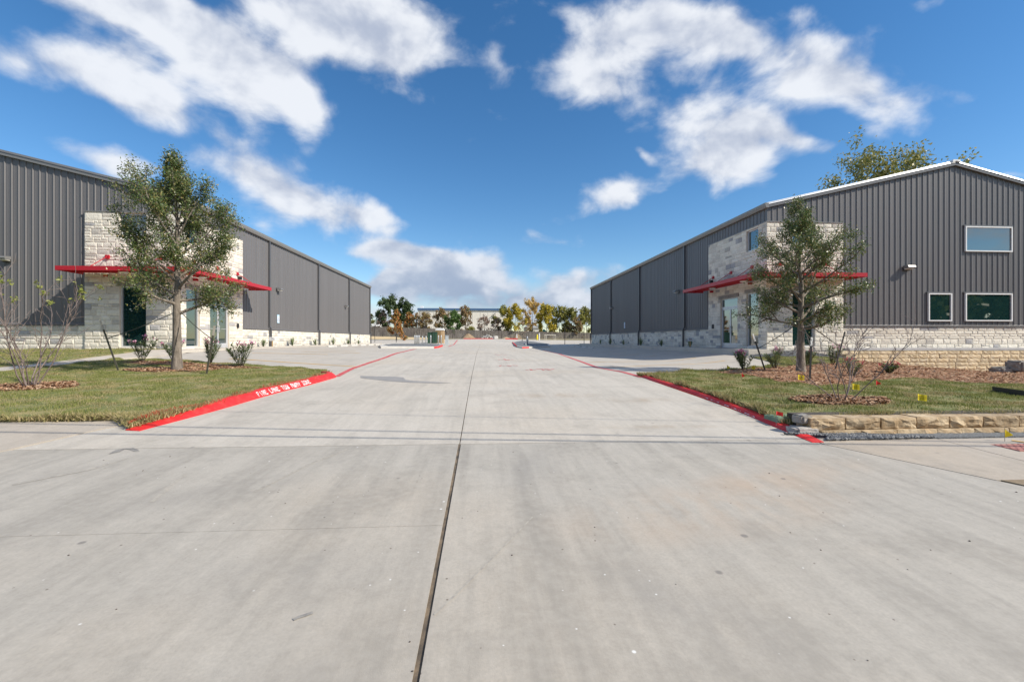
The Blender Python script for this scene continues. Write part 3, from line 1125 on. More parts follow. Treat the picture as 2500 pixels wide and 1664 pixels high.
def glyph_rects(ch, s=.2):
    R = []
    for k in GLYPH[ch]:
        R += {"l": [((0, 0), (s, 0), (s, 1), (0, 1))], "r": [((1 - s, 0), (1, 0), (1, 1), (1 - s, 1))], "c": [((.5 - s / 2, 0), (.5 + s / 2, 0), (.5 + s / 2, 1), (.5 - s / 2, 1))],
              "t4": [((0, 1 - s * .7), (1, 1 - s * .7), (1, 1), (0, 1))], "b4": [((0, 0), (1, 0), (1, s * .7), (0, s * .7))],
              "m3": [((0, .46), (.75, .46), (.75, .6), (0, .6))], "m4": [((0, .42), (1, .42), (1, .56), (0, .56))],
              "ru": [((1 - s, .45), (1, .45), (1, 1), (1 - s, 1))], "lu": [((0, .45), (s, .45), (s, 1), (0, 1))], "dg": [((.35, .45), (.6, .45), (1, 0), (.75, 0))],
              "df": [((0, 1), (s, 1), (1, 0), (1 - s, 0))], "dz": [((0, .08), (s, .08), (1, .92), (1 - s, .92))],
              "ch": [((.5 - s / 2, 0), (.5 + s / 2, 0), (.5 + s / 2, .6), (.5 - s / 2, .6))], "cl": [((.5 - s / 2, 0), (.5 + s / 2, 0), (.5 + s / 2, .5), (.5 - s / 2, .5))]}[k]
    return R


def kerb_text(name, text, pts, s0, length, parent, side, w_face, h, mat_, reverse=False):
    """lettering laid over the sloping kerb face from arc length s0"""
    n = len(text)
    adv = length / n
    root = None
    for i, ch in enumerate(text):
        rects = glyph_rects(ch)
        if not rects: continue
        vs, fs = [], []
        for rc in rects:
            b = len(vs)
            for (u, v) in rc:
                s_ = s0 + (i + .1 + .78 * u) * adv
                if reverse: s_ = s0 + length - (i + .1 + .78 * u) * adv
                p, d = pt_at(pts, s_)
                nn = Vector((-d.y, d.x)) * side
                vv = .15 + .72 * v
                q = p + nn * (w_face * vv * .95)
                # follow the two facets of the face
                z_ = h * (.55 * vv / .45 if vv < .45 else .55 + .40 * (vv - .45) / .55)
                vs.append((q.x - nn.x * .006, q.y - nn.y * .006, float(G(p.x, p.y)) + z_ + .006))
            fs.append((b, b + 1, b + 2, b + 3))
        mk("letter", vs, fs, mat_, parent)


kerb_text("letter", "FIRE LANE TOW AWAY ZONE", kl_pts, sum((b - a).length for a, b in zip(kl_pts[:-1], kl_pts[1:])) - 2.95, 1.8, kL, +1, .11, .12, M_white)
kerb_text("letter", "FIRE LANE TOW AWAY ZONE", kr_pts, 1.35, 1.9, kR, -1, .09, .05, M_white, True)

# fire lane lines on the concrete
flL = px_list([(822, 919), (860, 899.5), (900, 886), (937, 874), (985, 858.5), (1014, 852)])
strip("fire_lane_line", flL, .15, G, .007, M_redfade, None, "structure")
fl_pts = resample(flL, .3)
kerb_text("letter", "FIRE LANE TOW AWAY ZONE", fl_pts, 2.2, 1.9, [o for o in bpy.data.objects if o.name.startswith("fire_lane_line")][-1], +1, .11, .0, M_white)
flR = px_list([(1566, 921), (1520, 908), (1460, 897.5), (1400, 876), (1365, 863.5), (1325, 855)])
strip("fire_lane_line", flR, .15, G, .007, M_redfade, None, "structure")
flF = px_list([(1095, 845.5), (1117, 829.5)])
strip("fire_lane_line", flF, .16, G, .007, M_redfade, None, "structure")
# parking bay lines
for i, (a, b) in enumerate((((560, 875.5), (880, 895.5)), ((615, 861.5), (800, 865)), ((735, 858), (880, 862)), ((778, 854.5), (870, 857.5)))):
    strip("bay_line", px_list([a, b]), .1, G, .006, M_yellow, None, "structure")
for y in (26.5, 29.3, 32.1, 34.9, 37.7, 40.5, 43.3, 46.1, 48.9, 51.7):
    if y > 34: strip("bay_line", [(-5.6, y), (-10.6, y)], .1, G, .006, M_yellow, None, "structure")
    strip("bay_line", [(5.6, y), (10.6, y)], .1, G, .006, M_yellow, None, "structure")
for a, b in (((1480, 897), (1770, 880)), ((1440, 884), (1700, 873))):
    strip("bay_line", px_list([a, b]), .09, G, .006, M_yellow, None, "structure")
# sprayed survey marks in the lane
rr = random.Random(4)
for (x0, x1, y) in ((1209, 1230, 866), (1216, 1248, 877.5), (1219, 1262, 893), (1283, 1348, 902)):
    u = x0
    while u < x1:
        du = rr.uniform(4, 9)
        strip("survey_mark", px_list([(u, y + rr.uniform(-1.5, 1.5)), (u + du, y + rr.uniform(-1.5, 1.5))]), rr.uniform(.04, .09), G, .006, M_redfade, None, "structure")
        u += du + rr.uniform(0, 4)

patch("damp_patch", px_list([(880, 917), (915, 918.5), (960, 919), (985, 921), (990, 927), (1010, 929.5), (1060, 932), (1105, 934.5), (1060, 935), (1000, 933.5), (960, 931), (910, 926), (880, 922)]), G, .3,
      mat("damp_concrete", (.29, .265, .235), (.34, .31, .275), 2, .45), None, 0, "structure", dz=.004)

M_scuff = mat("scuffed_concrete", (.33, .305, .27), (.43, .395, .34), 25, .8, lo=.35, hi=.6)
M_rubber = mat("rubber_mark", (.20, .19, .18), (.33, .31, .28), 14, .8, lo=.4, hi=.6)
for k in range(4):
    strip("tyre_mark", px_list([(268 + k * 7, 1108 - k * 1.5), (283 + k * 7, 1099 - k), (300 + k * 7, 1095 - k * .5), (318 + k * 5, 1097), (332 + k * 2, 1102)]), .022, G, .004, M_rubber, None, "structure", .06)
for pts_, w_ in (([(1060, 1500), (1103, 1461), (1180, 1385), (1250, 1313), (1300, 1262)], .012), ([(30, 1183), (120, 1165), (220, 1146), (310, 1118)], .05), ([(370, 1225), (410, 1190), (450, 1158)], .03),
                 ([(620, 1200), (760, 1130), (850, 1095)], .03)):
    strip("tyre_mark", px_list(pts_), w_, G, .003, M_scuff, None, "structure", .08)
strip("tyre_mark", px_list([(716, 1513), (728, 1507), (745, 1502), (764, 1495)]), .022, G, .004, M_rubber, None, "structure", .03)

# ------------------------------------------------------------------ stone masonry
rng = random.Random(11)


def unit_stone(seed):
    r = random.Random(seed)
    j = lambda a: r.uniform(-a, a)
    v = [(0, 0, 0), (1, 0, 0), (1, 0, 1), (0, 0, 1)]
    v += [(.02 + abs(j(.02)), .55 + j(.12), .03 + abs(j(.03))), (.98 - abs(j(.02)), .55 + j(.12), .03 + abs(j(.03))), (.98 - abs(j(.02)), .55 + j(.12), .97 - abs(j(.03))), (.02 + abs(j(.02)), .55 + j(.12), .97 - abs(j(.03)))]
    v += [(.14 + j(.06), .9 + j(.14), .25 + j(.1)), (.86 + j(.06), .9 + j(.14), .25 + j(.1)), (.86 + j(.06), .9 + j(.14), .75 + j(.1)), (.14 + j(.06), .9 + j(.14), .75 + j(.1)), (.5 + j(.2), 1.0 + j(.2), .5 + j(.15))]
    f = [(0, 1, 5, 4), (1, 2, 6, 5), (2, 3, 7, 6), (3, 0, 4, 7), (4, 5, 9, 8), (5, 6, 10, 9), (6, 7, 11, 10), (7, 4, 8, 11), (8, 9, 12), (9, 10, 12), (10, 11, 12), (11, 8, 12)]
    return v, f


STONES = [unit_stone(s) for s in range(14)]
STONE_ME = []
for i, (v, f) in enumerate(STONES):
    me = bpy.data.meshes.new("stone")
    me.from_pydata(v, [], f)
    me.update()
    me.materials.append(M_stone)
    STONE_ME.append(me)


def stone_tint():
    r = rng.random()
    if r < .06:
        g = rng.uniform(.38, .5)
        return (g, g * .97, g * .96)
    if r < .13:
        g = rng.uniform(.52, .64)
        return (g, g * .93, g * .83)
    if r < .32:
        g = rng.uniform(.66, .76)
        return (g, g * .92, g * .79)
    g = rng.uniform(.76, .88)
    return (g, g * .935, g * .81)


def courses(L, z0, z1, openings, lintels=()):
    """random ashlar: list of (u0, u1, z0, z1)"""
    brk = {z0, z1}
    for (a, b, c, d) in openings:
        for q in (c, d):
            if z0 < q < z1: brk.add(q)
    brk = sorted(brk)
    rows = []
    for a, b in zip(brk[:-1], brk[1:]):
        z = a
        while z < b - 1e-6:
            h = rng.choice((.12, .17, .2, .22, .25, .28))
            if b - (z + h) < .1: h = b - z
            rows.append((z, min(b, z + h)))
            z += h
    res = []
    for (a, b) in rows:
        free = [(0, L)]
        for (o0, o1, oz0, oz1) in list(openings) + list(lintels):
            if oz0 < b - .01 and oz1 > a + .01:
                nf = []
                for (p, q) in free:
                    if o1 <= p or o0 >= q: nf.append((p, q)); continue
                    if o0 > p: nf.append((p, o0))
                    if o1 < q: nf.append((o1, q))
                free = nf
        for (p, q) in free:
            u = p
            while u < q - 1e-6:
                w = rng.uniform(.22, .62) * (1.15 if b - a < .18 else 1.0)
                if q - (u + w) < .16: w = q - u
                if b - a >= .24 and w > .3 and rng.random() < .3:
                    m = a + (b - a) * rng.choice((.45, .5, .55))
                    res.append((u, u + w, a, m))
                    if rng.random() < .4:
                        res += [(u, u + w * .5, m, b), (u + w * .5, u + w, m, b)]
                    else:
                        res.append((u, u + w, m, b))
                else:
                    res.append((u, u + w, a, b))
                u += w
    return res


def lay_stones(parent, jobs, max_obj=300, name="stone", dep=(.022, .038), gap=.007, tint=stone_tint):
    """jobs: (origin, U, N, list of rects). The largest in view are objects; the rest joined"""
    P0 = np.array(wloc(parent))
    allst = []
    for (O, U, Nn, rects, zbase) in jobs:
        O, U, Nn = Vector(O), Vector(U), Vector(Nn)
        for (u0, u1, a, b) in rects:
            c = O + U * ((u0 + u1) / 2) + Vector((0, 0, (a + b) / 2))
            to = c - Vector((0, 0, EYE))
            zc = to.x * ST + to.y * CT
            px = 1250 + F * (to.x * CT - to.y * ST) / max(zc, .1)
            py = HOR - F * to.z / max(zc, .1)
            cosv = max(0, -to.normalized().dot(Nn))
            sc_ = (u1 - u0) * (b - a) * cosv / max(1, to.length) ** 2
            if not (-30 < px < 2530 and 0 < py < 1664): sc_ = 0
            allst.append((sc_, O, U, Nn, u0, u1, a, b))
    allst.sort(key=lambda t: -t[0])
    vs, fs, tints = [], [], []
    for k, (s_, O, U, Nn, u0, u1, a, b) in enumerate(allst):
        d = rng.uniform(*dep)
        tn = tint()
        g = gap / 2
        p = O + U * (u0 + g) + Vector((0, 0, a + g))
        w, h = u1 - u0 - 2 * g, b - a - 2 * g
        if k < max_obj and s_ > 0:
            o = bpy.data.objects.new(name, STONE_ME[rng.randrange(len(STONE_ME))])
            COL.objects.link(o)
            o.parent = parent
            R = Matrix((U, Nn, (0, 0, 1))).transposed().to_4x4()
            o.matrix_basis = Matrix.Translation(p - Vector(P0)) @ R @ Matrix.Diagonal((w, d, h, 1))
            o.color = (*tn, 1)
        else:
            v, f = STONES[rng.randrange(len(STONES))]
            n = len(vs)
            for (x, y, z) in v:
                q = p + U * (x * w) + Nn * (y * d)
                vs.append((q.x, q.y, q.z + z * h))
            fs += [tuple(i + n for i in ff) for ff in f]
            tints += [tn] * len(v)
    if vs:
        o = mk("stonework", vs, fs, M_stonej, parent)
        o["kind"] = "stuff"
        at = o.data.attributes.new("tint", 'FLOAT_COLOR', 'POINT')
        at.data.foreach_set("color", np.array([(*t, 1) for t in tints], np.float32).ravel())


# ------------------------------------------------------------------ the two metal buildings
EAVE, SLOPE, HALF, LEN = 7.33, .235, 10.2, 36.5
SX0, TX0 = 14.55, 14.40      # metal side wall, tower side face (distance from the driveway axis)
TW, TD, TH_ = 4.15, 5.85, 6.46
LEDGE = 1.22


def building(sx, Y0, label):
    root = empty("warehouse_building", (sx * 20, Y0 + 10, 0), label, "building")
    X = lambda u: sx * (SX0 + u)           # u: distance from the side wall, away from the driveway
    YF = Y0 + .15                          # metal front wall
    WID = 2 * HALF
    Nf = Vector((0, -1, 0))
    Ns = Vector((-sx, 0, 0))
    ztop = lambda u: EAVE + SLOPE * min(u, WID - u)

    # core behind the cladding
    c = MB()
    c.prism([(X(.05), YF + .05, -1.0), (X(WID - .05), YF + .05, -1.0), (X(WID - .05), YF + .05, EAVE - .02), (X(HALF), YF + .05, EAVE + SLOPE * HALF - .05), (X(.05), YF + .05, EAVE - .02)], (0, LEN - .1, 0))
    c.build("wall_core", M_trim, root)

    # ribbed sheets: profile swept upwards
    prof = [(0, 0), (.225, 0), (.245, .032), (.28, .032), (.305, 0)]

    def sheet(name, L, P, zb, zt, extra=()):
        us = []
        k = 0
        while k * .305 < L:
            for (a, d) in prof[:-1]:
                if k * .305 + a < L: us.append((k * .305 + a, d))
            for a in (.075, .15):        # two small stiffening beads between ribs
                if k * .305 + a < L:
                    us += [(k * .305 + a - .008, 0), (k * .305 + a, .004), (k * .305 + a + .008, 0)]
            k += 1
        us += [(L, 0)]
        for e in extra:
            us += [(e - .001, 0), (e + .001, 0)]
        us.sort()
        vs, fs = [], []
        for i, (u, d) in enumerate(us):
            vs.append(P(u, d, zb(u)))
            vs.append(P(u, d, zt(u)))
            if i:
                f = (2 * i - 2, 2 * i, 2 * i + 1, 2 * i - 1)
                fs.append(f if sx > 0 else f[::-1])
        return mk(name, vs, fs, M_siding, root)

    tu = TW - (SX0 - TX0)                  # tower edge on the front, from the side wall
    sheet("front_siding", WID, lambda u, d, z: (X(u), YF - d, z), lambda u: TH_ - .05 if u < tu else LEDGE, ztop, (tu, HALF))
    tv = TD - .15
    o = sheet("side_siding", LEN, lambda u, d, z: (X(-d), YF + u, z), lambda u: TH_ - .05 if u < tv else LEDGE, lambda u: EAVE, (tv,))
    # far gable and outer side
    b = MB()
    b.add([(X(0), YF + LEN, LEDGE), (X(WID), YF + LEN, LEDGE), (X(WID), YF + LEN, EAVE), (X(HALF), YF + LEN, EAVE + SLOPE * HALF), (X(0), YF + LEN, EAVE)], [(0, 1, 2, 3, 4)])
    b.add([(X(WID), YF, -.5), (X(WID), YF + LEN, -.5), (X(WID), YF + LEN, EAVE), (X(WID), YF, EAVE)], [(0, 1, 2, 3)])
    b.build("rear_siding", M_siding, root)
    # corner trim
    b = MB()
    b.box(X(-.036), X(.10), YF + LEN - .1, YF + LEN + .036, LEDGE, EAVE)
    b.build("corner_trim", M_trim, root)

    # roof: two sheets, ridge cap, rake trims, gutter
    for k, (u0, u1) in enumerate(((-.12, HALF), (HALF, WID + .12))):
        za, zb = (EAVE - SLOPE * .12, EAVE + SLOPE * HALF) if k == 0 else (EAVE + SLOPE * HALF, EAVE - SLOPE * .12)
        b = MB()
        b.prism([(X(u0), YF - .10, za + .03), (X(u1), YF - .10, zb + .03), (X(u1), YF - .10, zb + .10), (X(u0), YF - .10, za + .10)], (0, LEN + .2, 0))
        b.build("roof_sheet", M_roof, root)
        t = MB()
        t.prism([(X(u0), YF - .135, za - .13), (X(u1), YF - .135, zb - .13), (X(u1), YF - .135, zb + .09), (X(u0), YF - .135, za + .09)], (0, .1, 0))
        rk = t.build("rake_trim", M_trim if sx > 0 else M_gutter, root)
        t = MB()
        t.prism([(X(u0), YF - .16, za + .02), (X(u1), YF - .16, zb + .02), (X(u1), YF - .11, zb + .125), (X(u0), YF - .11, za + .125)], (0, .12, .004))
        t.build("rake_cap", M_silver if sx > 0 else M_trim, rk)  # right cap silver: the glossy trim's bright reflection is put into its colour
    b = MB()
    b.prism([(X(HALF - .22), YF - .19, EAVE + SLOPE * (HALF - .22) + .06), (X(HALF), YF - .19, EAVE + SLOPE * HALF + .08), (X(HALF + .22), YF - .19, EAVE + SLOPE * (HALF - .22) + .06),
             (X(HALF + .2), YF - .19, EAVE + SLOPE * HALF + .14), (X(HALF - .2), YF - .19, EAVE + SLOPE * HALF + .14)], (0, LEN + .3, 0))
    b.build("ridge_cap", M_wframe, root)
    g = MB()
    e = EAVE - .06
    g.prism([(X(-.02), YF - .16, e - .10), (X(-.15), YF - .16, e - .10), (X(-.20), YF - .16, e + .02), (X(-.22), YF - .16, e + .14), (X(-.02), YF - .16, e + .14)], (0, LEN + .26, 0))
    g.build("gutter", M_gutter, root)

    # stone wainscot and tower
    jobs = []
    base = -.06
    # front wainscot (from the tower outwards); U runs along N x Z
    Uf = Nf.cross(Vector((0, 0, 1)))
    Us = Ns.cross(Vector((0, 0, 1)))
    zst = -.12
    lin = []
    # openings, in metres from the tower corner
    fwin = (1.42, 2.60, .12, 2.98)
    fwin2 = (1.42, 2.60, 5.38, 6.40)
    swin = (.72, 1.77, .10, 2.98)
    swin2 = (.72, 1.77, 5.25, 6.36)
    sdoor = (2.62, 4.42, -.12, 2.90)

    def job(kind, L, z0, z1, ops, lints=()):
        """place a face whose u runs outwards from the tower corner"""
        rects = courses(L, z0, z1, ops, lints)
        return rects

    def flip(rects, L):
        return [(L - b_, L - a_, c_, d_) for (a_, b_, c_, d_) in rects]

    # tower front: local s from corner outward (direction sx*X)
    fr = courses(TW, zst, TH_, [fwin, fwin2], [(fwin[0] - .1, fwin[1] + .1, 2.98, 3.18)])
    # tower side: local s from corner to the back (+Y)
    sd = courses(TD, zst, TH_, [swin, swin2, sdoor], [(swin[0] - .1, swin[1] + .1, 2.98, 3.18), (sdoor[0] - .15, sdoor[1] + .15, 2.90, 3.10)])
    wf = courses(WID - tu - .1, zst if sx < 0 else -.02, LEDGE - .09, [])
    ws = courses(LEN - tv - .02, zst, LEDGE - .09, [])
    core = .045
    T = lambda s_: sx * (TX0 + s_)

    def place(rects, L, p_of, Nn, depth_off):
        # p_of(s) gives the point at distance s from the corner, on the mortar face
        U = Nn.cross(Vector((0, 0, 1)))
        p0, p1 = Vector(p_of(0)), Vector(p_of(L))
        along = (p1 - p0).normalized()
        if along.dot(U) > 0:
            jobs.append((p0, U, Nn, rects, 0))
        else:
            jobs.append((p1, U, Nn, flip(rects, L), 0))

    place(fr, TW, lambda s_: (T(s_), Y0 + core, 0), Nf, 0)
    place(sd, TD, lambda s_: (sx * (TX0 + core), Y0 + s_, 0), Ns, 0)
    place(wf, WID - tu - .1, lambda s_: (X(tu + s_), YF - .02, 0), Nf, 0)
    place(ws, LEN - tv - .02, lambda s_: (sx * (SX0 - .03), YF + tv + s_, 0), Ns, 0)
    lay_stones(root, jobs)
    # gray lintels and sills
    for (o_, top) in ((fwin, 3.18),):
        b = MB()
        b.box(T(o_[0] - .1), T(o_[1] + .1), Y0 - .012, Y0 + core, 2.985, top - .005)
        ob = b.build("lintel", M_grey, root)
    for (o_, z_) in ((swin, 2.98), (sdoor, 2.90)):
        ext = .1 if o_ is swin else .15
        b = MB()
        b.box(sx * (TX0 - .012), sx * (TX0 + core), Y0 + o_[0] - ext, Y0 + o_[1] + ext, z_ + .005, z_ + .195)
        b.build("lintel", M_grey, root)

    # mortar body of the tower, built round its openings
    def body(L, ops, P):
        m = MB()
        us = sorted({0, L} | {o_[0] for o_ in ops} | {o_[1] for o_ in ops})
        for a, b_ in zip(us[:-1], us[1:]):
            col = [o_ for o_ in ops if o_[0] <= a + 1e-6 and o_[1] >= b_ - 1e-6]
            zs = [zst - .5]
            for o_ in sorted(col, key=lambda t: t[2]):
                zs += [o_[2], o_[3]]
            zs.append(TH_ - .01)
            for z0, z1 in zip(zs[::2], zs[1::2]):
                if z1 > z0: P(m, a, b_, z0, z1)
        return m
    D_ = .24
    m1 = body(TW, [fwin, fwin2], lambda m, a, b_, z0, z1: m.box(T(a if a > 0 else core), T(b_), Y0 + core + .001, Y0 + D_, z0, z1))
    m1.build("tower_front", M_mortar, root)
    m2 = body(TD, [swin, swin2, sdoor], lambda m, a, b_, z0, z1: m.box(sx * (TX0 + core + .001), sx * (TX0 + D_), Y0 + (a if a > 0 else D_ + .001), Y0 + b_, z0, z1))
    m2.build("tower_side", M_mortar, root)
    b = MB()
    b.box(T(-.005), T(TW + .01), Y0 - .005, Y0 + .20, TH_ - .01, TH_ + .03)
    b.box(T(-.005), T(.20), Y0 + .201, Y0 + TD + .01, TH_ - .01, TH_ + .03)
    b.build("tower_coping", M_gutter, root)
    b = MB()
    b.box(X(tu), X(WID - .02), YF - .018, YF + .2, -1.4, LEDGE - .1)
    b.box(sx * (SX0 - .028), sx * (SX0 + .2), YF + tv, YF + LEN - .01, -.6, LEDGE - .1)
    b.build("wainscot_core", M_mortar, root)
    # metal ledge over the wainscot
    b = MB()
    b.prism([(X(tu), YF - .10, LEDGE - .085), (X(tu), YF - .10, LEDGE - .02), (X(tu), YF, LEDGE + .03), (X(tu), YF, LEDGE - .085)], (sx * (WID - tu), 0, 0))
    b.build("ledge_flashing", M_siding, root)
    b = MB()
    yy = YF + tv + .02
    b.prism([(sx * (SX0 - .11), yy, LEDGE - .085), (sx * (SX0 - .11), yy, LEDGE - .02), (sx * SX0, yy, LEDGE + .03), (sx * SX0, yy, LEDGE - .085)], (0, LEN - tv, 0))
    b.build("ledge_flashing", M_siding, root)

    # windows
    def window(face, o_, recess, fr_m, mull=(), fw=.055):
        a, b_, z0, z1 = o_
        if face == 'f':
            P = lambda s_, d, z: (T(s_), Y0 + d, z)
        elif face == 's':
            P = lambda s_, d, z: (sx * (TX0 + d), Y0 + s_, z)
        else:
            P = lambda s_, d, z: (X(s_), YF + d, z)

        def bx(m, s0, s1, d0, d1, za, zb):
            p, q = P(s0, d0, za), P(s1, d1, zb)
            m.box(p[0], q[0], p[1], q[1], p[2], q[2])
        m = MB()
        d0, d1 = recess - .05, recess + .03
        bx(m, a, a + fw, d0, d1, z0, z1)
        bx(m, b_ - fw, b_, d0, d1, z0, z1)
        bx(m, a + fw, b_ - fw, d0, d1, z0, z0 + fw)
        bx(m, a + fw, b_ - fw, d0, d1, z1 - fw, z1)
        w = m.build("window", fr_m, root)
        m = MB()
        bx(m, a + fw, b_ - fw, recess, recess + .012, z0 + fw, z1 - fw)
        m.build("pane", M_glass, w)
        return w
    window('f', fwin, .17, M_alum)
    window('f', fwin2, .17, M_alum)
    window('s', swin, .17, M_alum)
    window('s', swin2, .17, M_alum)
    for (px0, px1, py0, py1) in ((2353, 2467, 553, 616), (2353, 2467, 716, 784), (2263, 2320, 716, 784)):
        # picture windows in the metal front
        def on_wall(u, v):
            xc = (u - 1250) / F
            zc = (21.75) / (-xc * ST + CT)
            return xc * zc * CT + zc * ST, EYE + (HOR - v) / F * zc
        xa, za = on_wall(px0, py0)
        xb, zb = on_wall(px1, py1)
        w = window('m', (xa - SX0, xb - SX0, zb, za), -.055, M_wframe, fw=.06)
        b = MB()
        b.box(X(xa - SX0 - .06), X(xb - SX0 + .06), YF - .075, YF, za + .005, za + .075)
        b.build("head_flashing", M_trim, w)

    # entrance door: two leaves under a transom
    a, b_, z0, z1 = sdoor
    z0 = -.02
    DX = lambda d: sx * (TX0 + d)
    rc = .17
    dr = MB()
    dr.box(DX(rc - .05), DX(rc + .04), Y0 + a, Y0 + a + .05, z0, z1)
    dr.box(DX(rc - .05), DX(rc + .04), Y0 + b_ - .05, Y0 + b_, z0, z1)
    dr.box(DX(rc - .05), DX(rc + .04), Y0 + a + .05, Y0 + b_ - .05, z1 - .05, z1)
    dr.box(DX(rc - .05), DX(rc + .04), Y0 + a + .05, Y0 + b_ - .05, 2.33, 2.42)
    door = dr.build("entrance_door", M_alum, root)
    m = MB()
    m.box(DX(rc), DX(rc + .01), Y0 + a + .05, Y0 + b_ - .05, 2.42, z1 - .05)
    m.build("transom_pane", M_glass, door)
    mid = (a + b_) / 2
    for (p, q, hs) in ((a + .055, mid - .004, 1), (mid + .004, b_ - .055, -1)):
        m = MB()
        x0, x1 = DX(rc - .03), DX(rc + .02)
        m.box(x0, x1, Y0 + p, Y0 + p + .055, z0, 2.325)
        m.box(x0, x1, Y0 + q - .055, Y0 + q, z0, 2.325)
        m.box(x0, x1, Y0 + p + .055, Y0 + q - .055, 2.24, 2.325)
        m.box(x0, x1, Y0 + p + .055, Y0 + q - .055, z0, .27)
        m.build("door_leaf", M_alum, door)
        m = MB()
        m.box(DX(rc - .005), DX(rc + .005), Y0 + p + .055, Y0 + q - .055, .27, 2.24)
        m.build("pane", M_glass, door)
        hy = Y0 + (q - .03 if hs > 0 else p + .03)
        m = MB()
        for zz in (.92, 1.22):
            m.tube((DX(rc - .03), hy, zz), (DX(rc - .09), hy, zz), .012)
        m.tube((DX(rc - .09), hy, .88), (DX(rc - .09), hy, 1.26), .014)
        m.build("handle", M_silver, door)
        m = MB()
        m.box(DX(rc - .045), DX(rc - .03), Y0 + p + .06, Y0 + q - .06, 1.05, 1.07)
        m.build("push_bar", M_alum, door)

    # red canopy wrapping the tower corner
    CZ, CD, CE = 3.50, 1.32, 6.45
    m = MB()
    m.box(T(-CD), T(TW), Y0 - CD, Y0 - .01, CZ + .10, CZ + .125)
    m.box(T(-CD), T(-.01), Y0 - .009, Y0 + CE, CZ + .10, CZ + .125)
    can = m.build("canopy", M_canopy, root)
    m = MB()
    fh = (CZ, CZ + .19)
    m.box(T(-CD - .03), T(TW + .03), Y0 - CD - .05, Y0 - CD, *fh)
    m.box(T(TW + .001), T(TW + .05), Y0 - CD + .001, Y0 - .01, *fh)
    m.box(T(-CD - .05), T(-CD), Y0 - CD + .001, Y0 + CE, *fh)
    m.box(T(-CD), T(-.01), Y0 + CE - .05, Y0 + CE + .002, *fh)
    m.build("fascia", M_canopy, can)
    m = MB()                                     # deck ribs above
    k = 0.0
    while k < TW + CD:
        m.box(T(-CD + k), T(-CD + k + .03), Y0 - CD + .01, Y0 - .02, CZ + .126, CZ + .20)
        k += .3
    k = 0.3
    while k < CE:
        m.box(T(-CD + .01), T(-.02), Y0 + k, Y0 + k + .03, CZ + .126, CZ + .20)
        k += .3
    m.build("deck_rib", M_canopy, can)["kind"] = "stuff"
    for q in (.45, .9):                          # purlins below the deck
        m = MB()
        m.box(T(-q), T(TW), Y0 - q - .04, Y0 - q, CZ + .02, CZ + .099)
        m.build("purlin", M_canopy, can)
        m = MB()
        m.box(T(-q - .04), T(-q), Y0 - q + .001, Y0 + CE - .06, CZ + .02, CZ + .099)
        m.build("purlin", M_canopy, can)
    for s_ in (.75, 3.1):                        # hanger rods with wall plates
        for part in ('f', 's'):
            if part == 'f':
                A = (T(s_), Y0 - .03, 4.34); B_ = (T(s_), Y0 - 1.05, CZ + .16)
                m = MB(); m.box(T(s_ - .09), T(s_ + .09), Y0 - .045, Y0 + .03, 4.25, 4.43)
                c2 = MB(); c2.box(T(s_ - .03), T(s_ + .03), Y0 - .22, Y0 - .001, CZ - .10, CZ + .02)
            else:
                v_ = 1.2 if s_ < 2 else 5.2
                A = (T(-.03), Y0 + v_, 4.34); B_ = (T(-1.05), Y0 + v_, CZ + .16)
                m = MB(); m.box(T(-.045), T(.03), Y0 + v_ - .09, Y0 + v_ + .09, 4.25, 4.43)
                c2 = MB(); c2.box(T(-.22), T(-.001), Y0 + v_ - .03, Y0 + v_ + .03, CZ - .10, CZ + .02)
            m.build("wall_plate", M_canopy, can)
            c2.build("bracket", M_canopy, can)
            m = MB(); m.tube(A, B_, .018); m.tube((B_[0], B_[1], CZ + .1), (B_[0], B_[1], CZ + .23), .03)
            m.build("hanger_rod", M_canopy, can)
    v_ = 3.2
    m = MB(); m.box(T(-.045), T(.03), Y0 + v_ - .09, Y0 + v_ + .09, 4.25, 4.43)
    m.build("wall_plate", M_canopy, can)
    m = MB(); m.tube((T(-.03), Y0 + v_, 4.34), (T(-1.05), Y0 + v_, CZ + .16), .018)
    m.build("hanger_rod", M_canopy, can)
    for (x_, y_) in ((T(1.9), Y0 - .65), (T(-.65), Y0 + .9), (T(-.65), Y0 + 4.1)):
        m = MB()
        m.lathe((x_, y_, CZ + .02), [(.02, -.03), (.14, -.025), (.19, 0), (.19, .04)], 16)
        m.build("downlight", M_lampw, can, True)

    # downspouts
    for k in range(4):
        y_ = YF + (k + 1) * 9.13 - (.12 if k == 3 else 0)
        w = .055
        m = MB()
        xa, xb = SX0 - .045, SX0 - .14
        m.box(sx * xa, sx * xb, y_ - w, y_ + w, LEDGE + .16, EAVE - .16)
        xc_, xd = SX0 - .135, SX0 - .24
        m.prism([(sx * xa, y_ - w, LEDGE + .16), (sx * xb, y_ - w, LEDGE + .16), (sx * xd, y_ - w, LEDGE + .02), (sx * xc_, y_ - w, LEDGE + .02)], (0, 2 * w, 0))
        m.box(sx * xc_, sx * xd, y_ - w, y_ + w, -.3, LEDGE + .02)
        m.build("downspout", M_spout, root)
    # keypad by the door, small floodlight under the plates
    m = MB()
    m.box(sx * (TX0 - .05), sx * (TX0 + .02), Y0 + 5.15, Y0 + 5.30, 1.15, 1.42)
    m.build("card_reader", M_black, root)
    m = MB()
    m.box(sx * (TX0 - .16), sx * (TX0 + .01), Y0 + 5.25, Y0 + 5.42, 4.02, 4.2)
    m.build("floodlight", M_black, root)
    return root


bR = building(+1, 21.6, "grey metal warehouse with ridge in view and three picture windows in its front")
bL = building(-1, 22.0, "grey metal warehouse with sunlit side wall, behind the tree by the red kerb")
